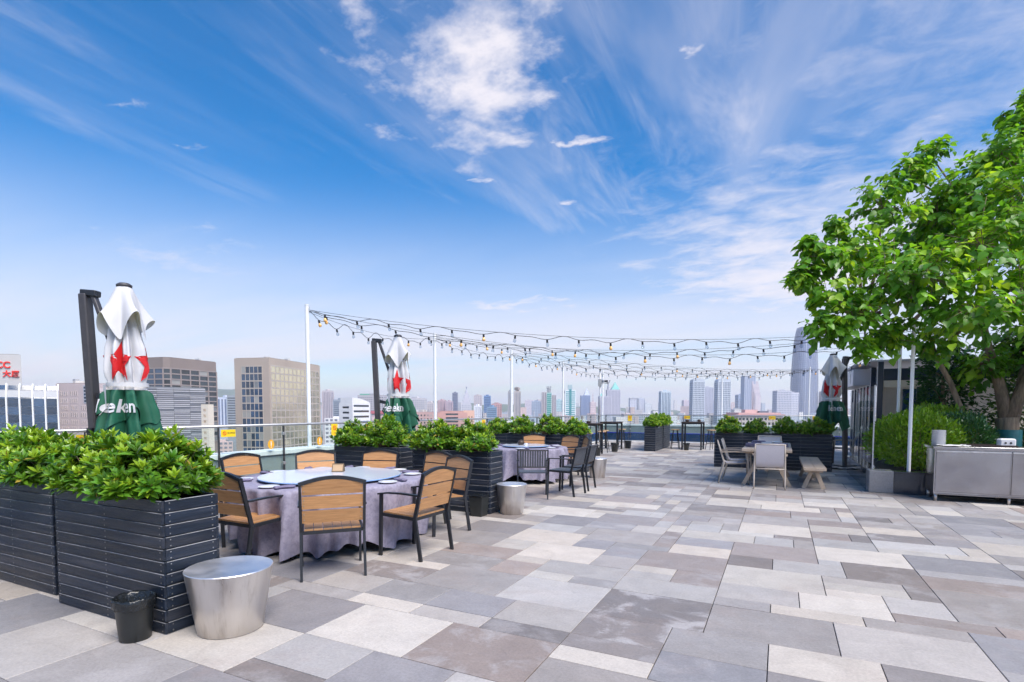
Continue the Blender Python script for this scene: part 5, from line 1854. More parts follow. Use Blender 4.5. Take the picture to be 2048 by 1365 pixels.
def make_tree(label, base):
    t = thing('tree', label, 'tree', (*base, .34))
    bz = .34
    W_ = []
    for la, de, z, r in BLOBS:
        x, y = fr(la, de)
        W_.append(Vector((x - base[0], y - base[1], z - bz)))
    tr = MB()
    tr.tube([(0, 0, -.1), (.02, 0, .25), (.0, .0, .62), (-.02, .02, 1.0)], [.23, .205, .175, .185], 16)
    forks = [((-.02, .02, .95), (-.12, .10, 1.6), (-.32, .15, 2.4), (-.5, .1, 3.2), (-.55, .1, 4.2)),
             ((-.02, .02, .95), (.18, .0, 1.5), (.40, -.1, 2.3), (.7, -.2, 3.3), (.9, 0, 4.6)),
             ((.05, .05, .9), (.25, .25, 1.6), (.45, .5, 2.6), (.5, .6, 3.8), (.5, .5, 5.2))]
    for f in forks:
        tr.tube(f, [.125, .10, .075, .05, .03], 12)
    # side stem leaning to the left from its own root
    stem = [(-.42, -.05, -.1), (-.52, -.05, .5), (-.75, -.05, 1.1), (-.95, -.05, 1.7), (-1.25, -.1, 2.3), (-1.9, -.3, 2.75), (-2.6, -.6, 3.0)]
    tr.tube(stem, [.065, .06, .055, .05, .042, .03, .02], 10)
    tr.tube([(-.02, .02, 1.0), (.16, .01, 1.05)], [.05, .035], 8)
    tr.build('trunk', M['bark'], t, smooth=True)
    MB().lathe([(.240, .02), (.225, .25), (.205, .50), (.205, .76), (.200, .765)], 24, (.012, 0, 0)).build('trunk_wrap', M['teal_wrap'], t, smooth=True, angle=50)
    MB().lathe([(.09, .02), (.082, .70)], 16, (-.475, -.05, 0)).build('trunk_wrap', M['teal_wrap'], t, smooth=True, angle=50)
    joints = [Vector(p) for f in forks for p in f[2:]] + [Vector(p) for p in stem[3:]]
    br = MB()
    rg = np.random.RandomState(77)
    pos, fwd, up, size, cols = [], [], [], [], []
    for (la, de, z, r), c in zip(BLOBS, W_):
        j = min(joints, key=lambda q: (q - c).length + .4 * max(0, q.z - c.z))
        mid = (j + c) / 2 + Vector(rg.normal(0, .10, 3)) + Vector((0, 0, .12))
        r0 = .018 + .018 * r
        br.tube([j, mid, c], [r0 + .015, r0, .010], 7)
        nspr = int(18 + 70 * r ** 2.0)
        for s in range(nspr):
            d = rg.normal(0, 1, 3)
            d /= np.linalg.norm(d)
            rr = r * rg.uniform(.25, 1.12) ** .6
            end = np.array(c) + d * rr * np.array([1, 1, .95])
            st = np.array(c) * .55 + end * .45 + rg.normal(0, .06, 3)
            if s % 3 == 0:
                br.tube([tuple(np.array(c)), tuple(st), tuple(end)], [.008, .006, .003], 4)
            # a spray: alternate leaves hanging along the shoot
            ax = end - st
            ax /= (np.linalg.norm(ax) + 1e-6)
            spray_tone = rg.rand()  # random leaf tone per spray, from dark to bright green
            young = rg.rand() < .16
            nl = rg.randint(6, 11)
            for i in range(nl):
                f = i / (nl - 1)
                p = st * (1 - f) + end * f + rg.normal(0, .035, 3)
                side = np.cross(ax, [0, 0, 1.0])
                side /= (np.linalg.norm(side) + 1e-6)
                sgn = 1 if i % 2 else -1
                fw = side * sgn * rg.uniform(.3, 1) + ax * rg.uniform(.2, .8) + np.array([0, 0, -rg.uniform(.15, 1.0)])
                pos.append(p)
                fwd.append(fw)
                up.append(np.array([0, 0, 1.0]) + d * .55 + rg.normal(0, .35, 3))
                size.append(rg.uniform(.08, .165))
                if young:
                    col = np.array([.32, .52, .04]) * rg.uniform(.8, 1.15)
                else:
                    col = (np.array([.075, .22, .024]) * (1 - spray_tone) + np.array([.19, .42, .030]) * spray_tone) * rg.uniform(.75, 1.2)
                cols.append(col)
    br.build('branches', M['bark'], t, smooth=True)
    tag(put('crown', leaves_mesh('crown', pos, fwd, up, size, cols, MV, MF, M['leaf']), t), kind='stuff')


make_tree('large broadleaf tree with teal wrapped trunk rising behind the steel counter', (4.08, 14.05))


def small_tree(label, loc, h, w, seed, c1, c2):
    t = thing('small_tree', label, 'tree', loc)
    rg = np.random.RandomState(seed)
    b = MB()
    b.tube([(0, 0, -.05), (.03, 0, h * .45), (0, .05, h * .9)], [.06, .05, .015], 8)
    for k in range(14):
        a, z = rg.uniform(0, 6.28), rg.uniform(.3, .85) * h
        b.tube([(0, 0, z), (.5 * w * math.cos(a), .5 * w * math.sin(a), z + .2), (w * .8 * math.cos(a), w * .8 * math.sin(a), z + .25)], [.022, .014, .005], 5)
    b.build('trunk', M['bark'], t, smooth=True)
    n = 4200
    z = rg.uniform(.14, 1, n) ** .9
    a = rg.uniform(0, 2 * PI, n)
    rad = w * (1.15 - .55 * z) * rg.uniform(.1, 1, n) ** .5 * (1 + .3 * np.sin(5 * a + 7 * z))
    p = np.stack([rad * np.cos(a), rad * np.sin(a), z * h], 1)
    f = np.stack([np.cos(a), np.sin(a), rg.uniform(-.6, .5, n)], 1) + rg.normal(0, .4, (n, 3))
    m_ = rg.rand(n, 1)
    c = (np.array(c1) * (1 - m_) + np.array(c2) * m_) * rg.uniform(.7, 1.2, (n, 1))
    tag(put('crown', leaves_mesh('crown', p, f, rg.normal(0, 1, (n, 3)), rg.uniform(.07, .14, n), c, LV, LF, M['leaf']), t), kind='stuff')


small_tree('slender dark green tree in front of the pavilion glazing', (3.15, 14.75, .34), 2.5, .62, 31, (.02, .075, .028), (.05, .13, .04))
small_tree('dark green tree behind the large tree trunk', (4.7, 14.85, .34), 2.9, .8, 32, (.03, .09, .03), (.10, .19, .03))
# ================================================================ THE CITY BEYOND THE RAILING
ZB = -45.0
cg = MB().prism([(7000 * math.cos(a), 7000 * math.sin(a)) for a in [2 * PI * k / 64 for k in range(64)]], ZB - .5, ZB)
tag(cg.build('city_ground', mat('city_ground', (.20, .20, .19), .9, var=.3, vscale=.01, col2=(.09, .13, .07), c2lo=.5, c2hi=.6, c2scale=.006)), kind='structure', label='street level ground of the city far below the terrace', cat='ground')
GLS = mat('window_glass_blue', (.03, .06, .11), .06, .0, var=.3, vscale=.4, objvar=.45, spec=.9)
GLD = mat('window_glass_dark', (.020, .030, .038), .07, .0, var=.3, vscale=.4, objvar=.5, spec=.9)
GLG = mat('window_glass_gold_reflection', (.86, .74, .52), .08, 1.0, var=.05, vscale=.4, objvar=.06)  # golden sky reflection put into the glass colour
GLT = mat('window_glass_teal', (.03, .13, .13), .08, .0, var=.25, vscale=.4, objvar=.3, spec=.9)


def building(name, label, foot, z1, wallcol, z0=ZB, cat='building', roofcol=None, parapet_h=.8):
    c = [sum(p[i] for p in foot) / len(foot) for i in (0, 1)]
    cx, cy = fr(*c)
    t = thing(name, label, cat, (cx, cy, z0))
    poly = [(fr(*p)[0] - cx, fr(*p)[1] - cy) for p in foot]
    w = flat(wallcol, .75, .10, .08)
    MB().prism(poly, 0, z1 - z0).build('wall', w, t)
    pin = [(x * .97, y * .97) for x, y in poly]
    MB().prism(pin, z1 - z0 + .002, z1 - z0 + .25).build('roof', flat(roofcol or tuple(v * .7 for v in wallcol), .9), t)
    return t, poly


def facade(t, P, Q, z0, z1, nx, nz, pane, ribm, fx=.7, fz=.7, rib=.30, mx=0.0, joined=False, panefun=None, name='window'):
    """grid of panes between piers and spandrels on the wall face P->Q (local coords, outside on the right)"""
    P, Q = Vector((*P, 0)), Vector((*Q, 0))
    L = (Q - P).length
    d = (Q - P) / L
    nrm = Vector((d.y, -d.x, 0))
    ang = math.atan2(d.y, d.x)
    Lw = L - 2 * mx
    cw, chh = Lw / nx, (z1 - z0) / nz
    pw, phh = cw * fx, chh * fz
    if joined:
        b = MB()
        for i in range(nx):
            for k in range(nz):
                o = P + d * (mx + cw * (i + .5)) + nrm * .03
                b.bar(o - d * pw / 2 + Vector((0, 0, z0 + chh * (k + .5))), o + d * pw / 2 + Vector((0, 0, z0 + chh * (k + .5))), .05, phh)
        tag(b.build(name + 's', pane, t), kind='stuff')
    else:
        me = MB().span((-pw / 2, -.05, -phh / 2), (pw / 2, .0, phh / 2)).mesh(name, pane)
        mes = {}
        for i in range(nx):
            for k in range(nz):
                o = P + d * (mx + cw * (i + .5))
                m_ = me
                if panefun:
                    pm_ = panefun(i, k)
                    if pm_ is None:
                        continue
                    if pm_.name not in mes:
                        mes[pm_.name] = MB().span((-pw / 2, -.05, -phh / 2), (pw / 2, .0, phh / 2)).mesh(name, pm_)
                    m_ = mes[pm_.name]
                put(name, m_, t, (o.x, o.y, z0 + chh * (k + .5)), (0, 0, ang))
    if rib:
        b = MB()
        for i in range(nx + 1):
            o = P + d * (mx + cw * i) + nrm * rib / 2
            b.bar(o + Vector((0, 0, z0)), o + Vector((0, 0, z1)), cw * (1 - fx) * .9, rib, up=nrm)
        b.build('piers', ribm, t)
        b = MB()
        for k in range(nz + 1):
            o = nrm * rib * .42
            b.bar(P + d * mx + o + Vector((0, 0, z0 + chh * k)), P + d * (mx + Lw) + o + Vector((0, 0, z0 + chh * k)), rib * .84, chh * (1 - fz) * .9)
        b.build('spandrels', ribm, t)


H0 = -ZB
BLIND = [flat((.34, .33, .31), .5), flat((.20, .21, .22), .4)]
rgw = random.Random(12)


def blinds(base):
    return lambda i, k: base if rgw.random() < .74 else BLIND[rgw.randrange(2)]


def clutter(t, poly, z, n, seed):
    rg_ = random.Random(seed)
    for k_ in range(n):
        a_, b_ = rg_.uniform(.1, .9), rg_.uniform(.15, .85)
        x_ = poly[0][0] + (poly[1][0] - poly[0][0]) * a_ + (poly[-1][0] - poly[0][0]) * b_
        y_ = poly[0][1] + (poly[1][1] - poly[0][1]) * a_ + (poly[-1][1] - poly[0][1]) * b_
        h_ = rg_.uniform(.6, 2.4)
        MB().box((x_, y_, z + .26 + h_ / 2), (rg_.uniform(1, 3.5), rg_.uniform(1, 3), h_)).build('roof_unit', flat(rg_.choice([(.5, .5, .5), (.35, .36, .38), (.6, .58, .55)])), t)


# --- tan office block with golden sky reflection tinted into its glass
tanc = (.42, .345, .29)
t, p = building('office_building', 'tan office block with a grid of windows tinted with golden reflection behind the nearest light pole', [(-114.1, 223), (-98.4, 220), (-91.9, 259.5), (-107.6, 262.5)], 22.5, tanc)
rb = flat((.45, .39, .34), .7, .08, .08)
facade(t, p[1], p[2], 22, H0 + 19.6, 12, 14, GLG, rb, .84, .80, .14, 1.0)
facade(t, p[0], p[1], 22, H0 + 19.3, 5, 14, GLS, rb, .86, .82, .14, 3.2, panefun=blinds(GLS))
clutter(t, p, H0 + 22.5, 5, 1)
MB().prism([(x * 1.25, y * 1.25) for x, y in p], 16, 20.5).build('podium_roof', flat((.55, .52, .5), .7), t)
facade(t, p[1], p[2], 2, 15.5, 8, 2, GLT, rb, .8, .85, .5, 1.0)
facade(t, p[0], p[1], 2, 15.5, 3, 2, GLS, rb, .85, .85, .4, .5)
# --- dark glazed brown block behind the louvred one
brc = (.25, .20, .18)
t, p = building('office_building', 'brown office block with dark glazing above the silver louvred building', [(-187.6, 266), (-167.5, 260.5), (-164.5, 261.5), (-157.0, 288), (-180, 296)], 26.6, brc)
rb2 = flat((.30, .25, .235), .7, .08, .08)
facade(t, p[0], p[1], 30, H0 + 21.5, 4, 14, GLS, rb2, .88, .76, .3, 0)
facade(t, p[1], p[2], 30, H0 + 21.5, 1, 14, GLD, rb2, .8, .76, .3, 0)
facade(t, p[2], p[3], 30, H0 + 21.5, 5, 14, GLD, rb2, .88, .76, .3, 0, panefun=blinds(GLD))
clutter(t, p, H0 + 26.6, 5, 2)
# --- silver louvred facade: every louvre a part
lvc = (.46, .46, .48)
t, p = building('office_building', 'low building with silver horizontal louvres right of the near parasol', [(-128.5, 178), (-110.5, 195), (-118, 206), (-137, 189)], 9.2, (.20, .21, .23))
P, Q = Vector((*p[0], 0)), Vector((*p[1], 0))
d = (Q - P).normalized()
nr = Vector((d.y, -d.x, 0))
lm = [flat((.40, .40, .43), .35, .1, .15), flat((.29, .29, .32), .35, .1, .15), flat((.18, .19, .22), .35, .1, .15)]
rgl = random.Random(2)
z = 20.0
while z < H0 + 8.8:
    segs = 5
    L = (Q - P).length
    for k in range(segs):
        a, c = P + d * (L * k / segs + .05), P + d * (L * (k + 1) / segs - .05)
        MB().bar(a + nr * .2 + Vector((0, 0, z)), c + nr * .2 + Vector((0, 0, z)), .35, .40).build('louvre', lm[rgl.choices((0, 1, 2), (5, 3, 1.6))[0]], t)
    z += .66
# --- cream sign tower
t, p = building('sign_tower', 'narrow cream tower with a column of small brown marks', [(-96.6, 168), (-94.2, 167.6), (-93.8, 170), (-96.2, 170.4)], 3.0, (.72, .64, .54), cat='tower')
P, Q = Vector((*p[0], 0)), Vector((*p[1], 0))
d = (Q - P).normalized()
nr = Vector((d.y, -d.x, 0))
for k in range(7):
    zc = H0 + 1.4 - k * 1.75
    o = (P + Q) / 2 + nr * .03
    b = MB()
    for dx, dz, w, h in ((0, .28, .9, .12), (0, -.05, .7, .12), (-.2, 0, .12, .8), (.25, -.2, .12, .5)):
        b.bar(o + d * (dx - w / 2) + Vector((0, 0, zc + dz)), o + d * (dx + w / 2) + Vector((0, 0, zc + dz)), .06, h)
    b.build('sign_mark', M['tan_seat'], t)
# --- pinkish block with slit windows
t, p = building('office_building', 'pinkish white block with rows of narrow slit windows left of the near parasol', [(-138.1, 164), (-125.6, 161.5), (-122.8, 176), (-135.4, 178.5)], 9.3, (.50, .42, .42))
P, Q = Vector((*p[0], 0)), Vector((*p[1], 0))
d = (Q - P)
sl = MB()
nr = Vector((d.y, -d.x, 0)).normalized()
me = MB().span((-.10, -.04, -.62), (.10, .02, .62)).mesh('slit_window', GLD)
clutter(t, p, H0 + 9.3, 5, 4)
mf = MB().span((-.16, -.10, -.74), (-.11, .02, .74)).span((.11, -.10, -.74), (.16, .02, .74)).mesh('window_reveal', flat((.62, .55, .55)))
ang = math.atan2(d.y, d.x)
for k in range(10):
    zc = H0 + 6.4 - k * 2.15
    for gidx in range(3):
        if gidx == 2 and k < 2:
            continue
        for i in range(4):
            f = .14 + gidx * .29 + i * .056
            o = P + d * f
            w = put('slit_window', me, t, (o.x, o.y, zc), (0, 0, ang))
            put('window_reveal', mf, w)
facade(t, (p[0][0] + d.x * .80, p[0][1] + d.y * .80), (Q.x, Q.y), H0 + 3.6, H0 + 8.6, 1, 5, GLS, flat((.4, .42, .48)), .95, .6, .12, 0)
facade(t, p[1], p[2], H0 - 14, H0 + 7.5, 6, 8, GLD, flat((.58, .5, .5)), .5, .6, .15, .4)
# --- white block with blue glass bays and curved white ribs
t, p = building('office_building', 'white building with tall blue glass bays between curved ribs at the left edge', [(-129.0, 131.0), (-116.2, 138.5), (-124.0, 147.8), (-137, 140)], 6.2, (.55, .55, .57))
P, Q = Vector((*p[0], 0)), Vector((*p[1], 0))
L = (Q - P).length
d = (Q - P) / L
nr = Vector((d.y, -d.x, 0))
wm = flat((.74, .74, .76), .5, .05, .1)
nbay = 6
for k in range(nbay + 1):
    o = P + d * (L * k / nbay) + nr * .3
    b = MB()
    pts = [o + Vector((0, 0, 20)), o + Vector((0, 0, H0 + 4.4)), o - nr * .35 + Vector((0, 0, H0 + 6.2)), o - nr * 1.2 + Vector((0, 0, H0 + 8.0))]
    for a, c in zip(pts[:-1], pts[1:]):
        b.bar(a, c, .30, .34, up=nr)
    b.build('rib', wm, t)
for k in range(nbay):
    for r_ in range(9):
        zz = H0 + 4.3 - (r_ + 1) * 2.0
        o = P + d * (L * (k + .5) / nbay)
        put('glass_bay', MB().span((-L / nbay / 2 + .22, -.10, .04), (L / nbay / 2 - .22, .05, 1.94)).mesh('glass_bay', GLS) if (k, r_) == (0, 0) else bpy.data.meshes['glass_bay'], t, (o.x, o.y, zz), (0, 0, math.atan2(d.y, d.x)))
    a, c = P + d * (L * k / nbay + .22), P + d * (L * (k + 1) / nbay - .22)
    v = [a + Vector((0, 0, H0 + 4.35)) + nr * .1, c + Vector((0, 0, H0 + 4.35)) + nr * .1, c + Vector((0, 0, H0 + 7.6)) - nr * 1.2, a + Vector((0, 0, H0 + 7.6)) - nr * 1.2]
    v += [q - nr * .2 for q in v]
    MB().add(v, [(0, 1, 2, 3), (7, 6, 5, 4), (0, 4, 5, 1), (2, 6, 7, 3), (1, 5, 6, 2), (0, 3, 7, 4)]).build('sloping_pane', GLS, t)
# --- grey sign block with red letters
t, p = building('office_building', 'grey white block with red rooftop lettering at the left edge', [(-160, 146), (-137.4, 152), (-150.5, 166.5), (-173, 160)], 16.8, (.50, .485, .48))
P, Q = Vector((*p[0], 0)), Vector((*p[1], 0))
d = (Q - P).normalized()
nr = Vector((d.y, -d.x, 0))
ang = math.atan2(d.y, d.x)
redm = mat('sign_red', (.78, .03, .02), .45, var=.05)
for txt, size, back, z in (('ICC', 2.5, 4.5, 13.9), ('大', 1.9, 3.4, 11.4), ('厦', 1.9, 1.4, 11.4)):
    me = text_mesh(txt, size, .12, True)
    me.materials.clear()
    me.materials.append(redm)
    o = Q - d * back + nr * .16
    put('lettering', me, t, (o.x, o.y, H0 + z), (R(90), 0, ang))
facade(t, (P.x, P.y), (Q.x, Q.y), 18, H0 + 5, 3, 22, flat((.58, .50, .34), .6), flat((.7, .68, .62)), .92, .62, .12, .5, name='cladding_panel')
MB().tube([(p[3][0] * .2, p[3][1] * .2, H0 + 16.8), (p[3][0] * .2, p[3][1] * .2, H0 + 24)], [.35, .12], 8).build('mast', M['rail'], t)
# --- white block with dark window bands
t, p = building('office_building', 'white office block with dark window bands left of the middle parasol', [(-106.7, 334), (-97.4, 330), (-92.0, 350), (-101.3, 354)], 6.0, (.74, .73, .74))
facade(t, p[0], p[1], H0 - 18, H0 + 4.6, 1, 7, GLD, flat((.76, .75, .76)), .62, .34, .10, 1.2)
facade(t, p[1], p[2], H0 - 18, H0 + 5.6, 1, 7, GLD, flat((.78, .77, .78)), .92, .34, .10, .6)
P, Q = Vector(p[1]), Vector(p[2])
b = MB()
n = 10
vs = []
for i in range(n + 1):
    f = i / n
    x, y = P.x + (Q.x - P.x) * f, P.y + (Q.y - P.y) * f
    zt = H0 + 6.0 + 3.0 * math.cos(f * PI / 2) ** .8
    vs += [(x, y, H0 + 6.0), (x, y, zt), (x + (p[0][0] - p[1][0]) * .9, y + (p[0][1] - p[1][1]) * .9, zt), (x + (p[0][0] - p[1][0]) * .9, y + (p[0][1] - p[1][1]) * .9, H0 + 6.0)]
fs = [(3, 2, 1, 0), tuple(4 * n + q for q in (0, 1, 2, 3))]
for i in range(n):
    for q in range(4):
        fs.append((4 * i + q, 4 * i + (q + 1) % 4, 4 * i + 4 + (q + 1) % 4, 4 * i + 4 + q))
b.add(vs, fs).build('curved_roof', flat((.76, .75, .76)), t)
# --- pink and brick mid-rise with square windows
t, p = building('office_building', 'dusty pink block with small square windows right of the middle parasol', [(-76, 384), (-53.2, 386), (-54.5, 400), (-77, 398)], -.2, (.50, .33, .31))
facade(t, p[0], p[1], H0 - 22, H0 - 1.2, 9, 8, GLD, None, .42, .45, 0, 1.0, joined=False, panefun=blinds(GLD))
clutter(t, p, H0 - .2, 6, 3)
t, p = building('office_building', 'brick red block with dark ribbon windows and pale end tower', [(-53, 398), (-36, 402), (-37, 416), (-54, 412)], .4, (.50, .27, .24))
facade(t, p[0], p[1], H0 - 22, H0 - .5, 1, 8, GLD, flat((.52, .30, .27)), .55, .45, .1, .5)
t, p = building('office_building', 'salmon end tower of the brick red block', [(-36.0, 402), (-28.1, 404), (-29, 416), (-37, 414)], .8, (.66, .42, .33))
facade(t, p[0], p[1], H0 - 22, H0 - 2.5, 3, 7, GLD, None, .3, .4, 0, .8)
# --- pink block with a red hat roof
t, p = building('office_building', 'small pink block with a red roof left of the middle parasol', [(-98, 378), (-90.5, 379), (-91, 390), (-98.5, 389)], -1.5, (.66, .50, .50), roofcol=(.45, .12, .15))
MB().prism([(x * 1.18, y * 1.18) for x, y in p], H0 - 1.2, H0 + .8).build('eaves', flat((.46, .13, .16)), t)
# --- low hall with wide pink eaves
t, p = building('hall', 'low hall with a wide pink eaved roof behind the dining table shrubs', [(146, 350), (175.5, 350), (175.5, 372), (146, 372)], -2.6, (.52, .42, .40))
MB().prism([(x * 1.08, y * 1.10) for x, y in p], H0 - 2.3, H0 - 1.5).build('eaves', flat((.48, .28, .27)), t)
MB().prism([(x * .93, y * .9) for x, y in p], H0 - 1.49, H0 - .4).build('upper_roof', flat((.55, .36, .34)), t)
MB().prism([(x * .28 - 2, y * .4) for x, y in p], H0 - .39, H0 + 1.6).build('roof_house', flat((.58, .38, .36)), t)
MB().prism([(x * .2 + 6, y * .3) for x, y in p], H0 - .39, H0 + .7).build('plant_box', flat((.12, .13, .17)), t)
MB().tube([(0, 0, H0 + 1.6), (0, 0, H0 + 13.5)], [.35, .10], 6).tube([(-.9, 0, H0 + 6), (.9, 0, H0 + 6)], .08, 5).tube([(-.7, 0, H0 + 8.5), (.7, 0, H0 + 8.5)], .08, 5).build('antenna', flat((.35, .28, .3)), t)
facade(t, p[0], p[1], H0 - 12, H0 - 3, 12, 3, GLD, flat((.55, .45, .43)), .6, .5, .2, .5)


# --- simple towers of the skyline: (name, lat0, lat1, depth, thickness, ztop, style, nx, nz, wall, glass, label)
TOWERS = [
    ('apartment_tower', -245.6, -235.3, 700, 14, 26.1, 'fin', 5, 1, (0.5, 0.45, 0.47), (0.25, 0.22, 0.27), 'pinkish grey slab with vertical stripes right behind the tan office block'),
    ('office_block', -198.3, -185.6, 600, 14, 12.6, 'band', 1, 9, (0.3, 0.34, 0.4), (0.12, 0.15, 0.2), 'small blue grey block left of the white office with dark bands'),
    ('apartment_block', -185.4, -154.1, 650, 16, 19.0, 'grid', 12, 9, (0.42, 0.4, 0.42), (0.2, 0.2, 0.24), 'grey apartment block with green rooftop behind the white office'),
    ('apartment_block', -144.0, -116.0, 720, 16, 16.8, 'grid', 10, 8, (0.5, 0.48, 0.5), (0.25, 0.26, 0.32), 'pale apartment slab just right of the middle parasol'),
    ('apartment_block', -125.3, -107.0, 760, 14, 11.4, 'grid', 6, 7, (0.55, 0.5, 0.5), (0.28, 0.27, 0.32), 'low pale apartment slab left of the second string light pole'),
    ('apartment_tower', -123.3, -110.8, 900, 14, 17.3, 'fin', 5, 1, (0.5, 0.36, 0.38), (0.3, 0.24, 0.28), 'reddish tower right of the second string light pole'),
    ('apartment_tower', -107.6, -97.8, 880, 14, 15.4, 'fin', 4, 1, (0.48, 0.38, 0.42), (0.3, 0.25, 0.3), 'pink striped tower left of the slim dark tower'),
    ('office_tower', -121.2, -111.0, 1100, 12, 36.1, 'band', 1, 12, (0.2, 0.22, 0.3), (0.08, 0.1, 0.16), 'slim dark blue tower left of the spired tower'),
    ('apartment_tower', -84.4, -67.8, 1200, 18, 33.7, 'grid', 4, 9, (0.5, 0.44, 0.44), (0.35, 0.32, 0.35), 'dull pink tower right of the spired tower'),
    ('office_tower', -46.7, -35.8, 900, 12, 24.8, 'band', 1, 10, (0.14, 0.24, 0.42), (0.06, 0.12, 0.25), 'blue glass tower above low red roofs'),
    ('apartment_block', -32.3, -16.5, 850, 14, 10.9, 'grid', 5, 5, (0.5, 0.3, 0.3), (0.3, 0.2, 0.22), 'brick red apartment block right of the blue glass tower'),
    ('office_block', -29.6, -18.4, 640, 14, 5.1, 'band', 1, 5, (0.2, 0.3, 0.42), (0.1, 0.16, 0.25), 'low blue glass block in front of the brick red apartments'),
    ('office_block', -49.3, -40.2, 700, 14, 6.7, 'grid', 4, 4, (0.7, 0.7, 0.74), (0.4, 0.42, 0.5), 'low white block below the dull pink tower'),
    ('apartment_tower', -5.9, 0.0, 800, 10, 28.9, 'fin', 3, 1, (0.36, 0.36, 0.38), (0.2, 0.2, 0.24), 'narrow grey slab left of the third string light pole'),
    ('crown_tower', 3.0, 12.6, 800, 12, 28.9, 'fin', 4, 1, (0.46, 0.42, 0.4), (0.2, 0.2, 0.24), 'grey tower with crown shaped top right of the third string light pole'),
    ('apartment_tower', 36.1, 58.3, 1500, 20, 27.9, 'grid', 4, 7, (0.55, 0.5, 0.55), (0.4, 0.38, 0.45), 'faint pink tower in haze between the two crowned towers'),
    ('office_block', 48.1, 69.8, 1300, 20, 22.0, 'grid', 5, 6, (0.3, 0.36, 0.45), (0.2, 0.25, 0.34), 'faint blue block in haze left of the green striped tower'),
    ('office_block', 98.9, 111.1, 1200, 16, 23.7, 'grid', 4, 6, (0.4, 0.55, 0.58), (0.25, 0.38, 0.42), 'faint turquoise block right of the green striped tower'),
    ('residential_tower', 220.7, 234.8, 800, 13, 28.9, 'fin', 6, 1, (0.55, 0.62, 0.68), (0.08, 0.14, 0.24), 'white tower with dark vertical glass stripes behind the planters'),
    ('office_tower', 305.9, 324.1, 1400, 18, 32.6, 'grid', 4, 8, (0.55, 0.56, 0.62), (0.38, 0.4, 0.48), 'pale tower with dark cap, left one of a hazy pair'),
    ('office_tower', 339.7, 355.8, 1450, 18, 32.4, 'fin', 4, 1, (0.55, 0.56, 0.62), (0.4, 0.42, 0.5), 'pale tower, right one of a hazy pair'),
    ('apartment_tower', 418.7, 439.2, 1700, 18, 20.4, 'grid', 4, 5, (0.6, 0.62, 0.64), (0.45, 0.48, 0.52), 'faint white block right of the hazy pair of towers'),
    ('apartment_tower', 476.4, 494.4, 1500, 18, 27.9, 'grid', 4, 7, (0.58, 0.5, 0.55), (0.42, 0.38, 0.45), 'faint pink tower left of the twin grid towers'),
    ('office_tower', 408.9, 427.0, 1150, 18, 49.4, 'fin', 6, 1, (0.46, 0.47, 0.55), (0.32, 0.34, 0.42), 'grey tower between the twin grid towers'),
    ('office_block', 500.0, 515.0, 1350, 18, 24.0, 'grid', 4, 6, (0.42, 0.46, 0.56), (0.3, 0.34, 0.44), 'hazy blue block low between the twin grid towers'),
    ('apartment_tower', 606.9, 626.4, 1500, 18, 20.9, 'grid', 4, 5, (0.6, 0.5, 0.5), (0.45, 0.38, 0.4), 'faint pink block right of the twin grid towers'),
    ('office_tower', 439.4, 453.1, 1050, 16, 30.7, 'band', 1, 10, (0.36, 0.42, 0.54), (0.24, 0.3, 0.42), 'blue grey tower left of the stepped tower'),
    ('residential_tower', 440.8, 465.0, 900, 16, 33.2, 'grid', 9, 12, (0.5, 0.5, 0.56), (0.22, 0.25, 0.34), 'wide grid fronted tower left of the tallest tower'),
    ('residential_tower', 479.6, 493.4, 930, 16, 30.8, 'grid', 5, 11, (0.56, 0.56, 0.62), (0.3, 0.33, 0.42), 'pale tower tucked against the tallest tower'),
    ('apartment_tower', 691.1, 706.7, 1200, 18, 42.6, 'grid', 5, 9, (0.68, 0.6, 0.6), (0.5, 0.45, 0.47), 'very pale pink tower just right of the tallest tower'),
    ('apartment_tower', -283.6, -273.5, 520, 16, 13.5, 'fin', 3, 1, (0.52, 0.56, 0.66), (0.16, 0.2, 0.3), 'pale blue tower with two dark stripes left of the tan office'),
    ('office_block', -252.9, -239.1, 480, 14, 14.4, 'band', 1, 9, (0.3, 0.33, 0.36), (0.12, 0.14, 0.17), 'grey glazed block half hidden by the tan office'),
]


def tower(name, l0, l1, dep, th, z1, style, nx, nz, wc, gc, label):
    t, p = building(name, label, [(l0, dep), (l1, dep), (l1, dep + th), (l0, dep + th)], z1, wc)
    gm, rm = flat(gc, .25, .2, .06, .7), flat(tuple(min(.85, v * 1.12) for v in wc), .7, .08, .06)
    zlow = H0 - 16
    for a, b, n in ((p[0], p[1], nx), (p[3], p[0], max(2, nx // 2)), (p[1], p[2], max(2, nx // 2))):
        if style == 'fin':
            facade(t, a, b, zlow, H0 + z1 - 1.5, n, 1, gm, rm, .5, .98, .25, .4, joined=True)
        elif style == 'band':
            facade(t, a, b, zlow, H0 + z1 - 1.5, 1, nz + 4, gm, rm, .94, .55, .2, .2, joined=True)
        else:
            facade(t, a, b, zlow, H0 + z1 - 1.5, n, nz + 4, gm, rm, .58, .55, .15, .4, joined=True)
    w = l1 - l0
    MB().box((0, 0, H0 + z1 + .25 + .9), (w * .35, th * .3, 1.8)).build('roof_house', rm, t)
    return t, p


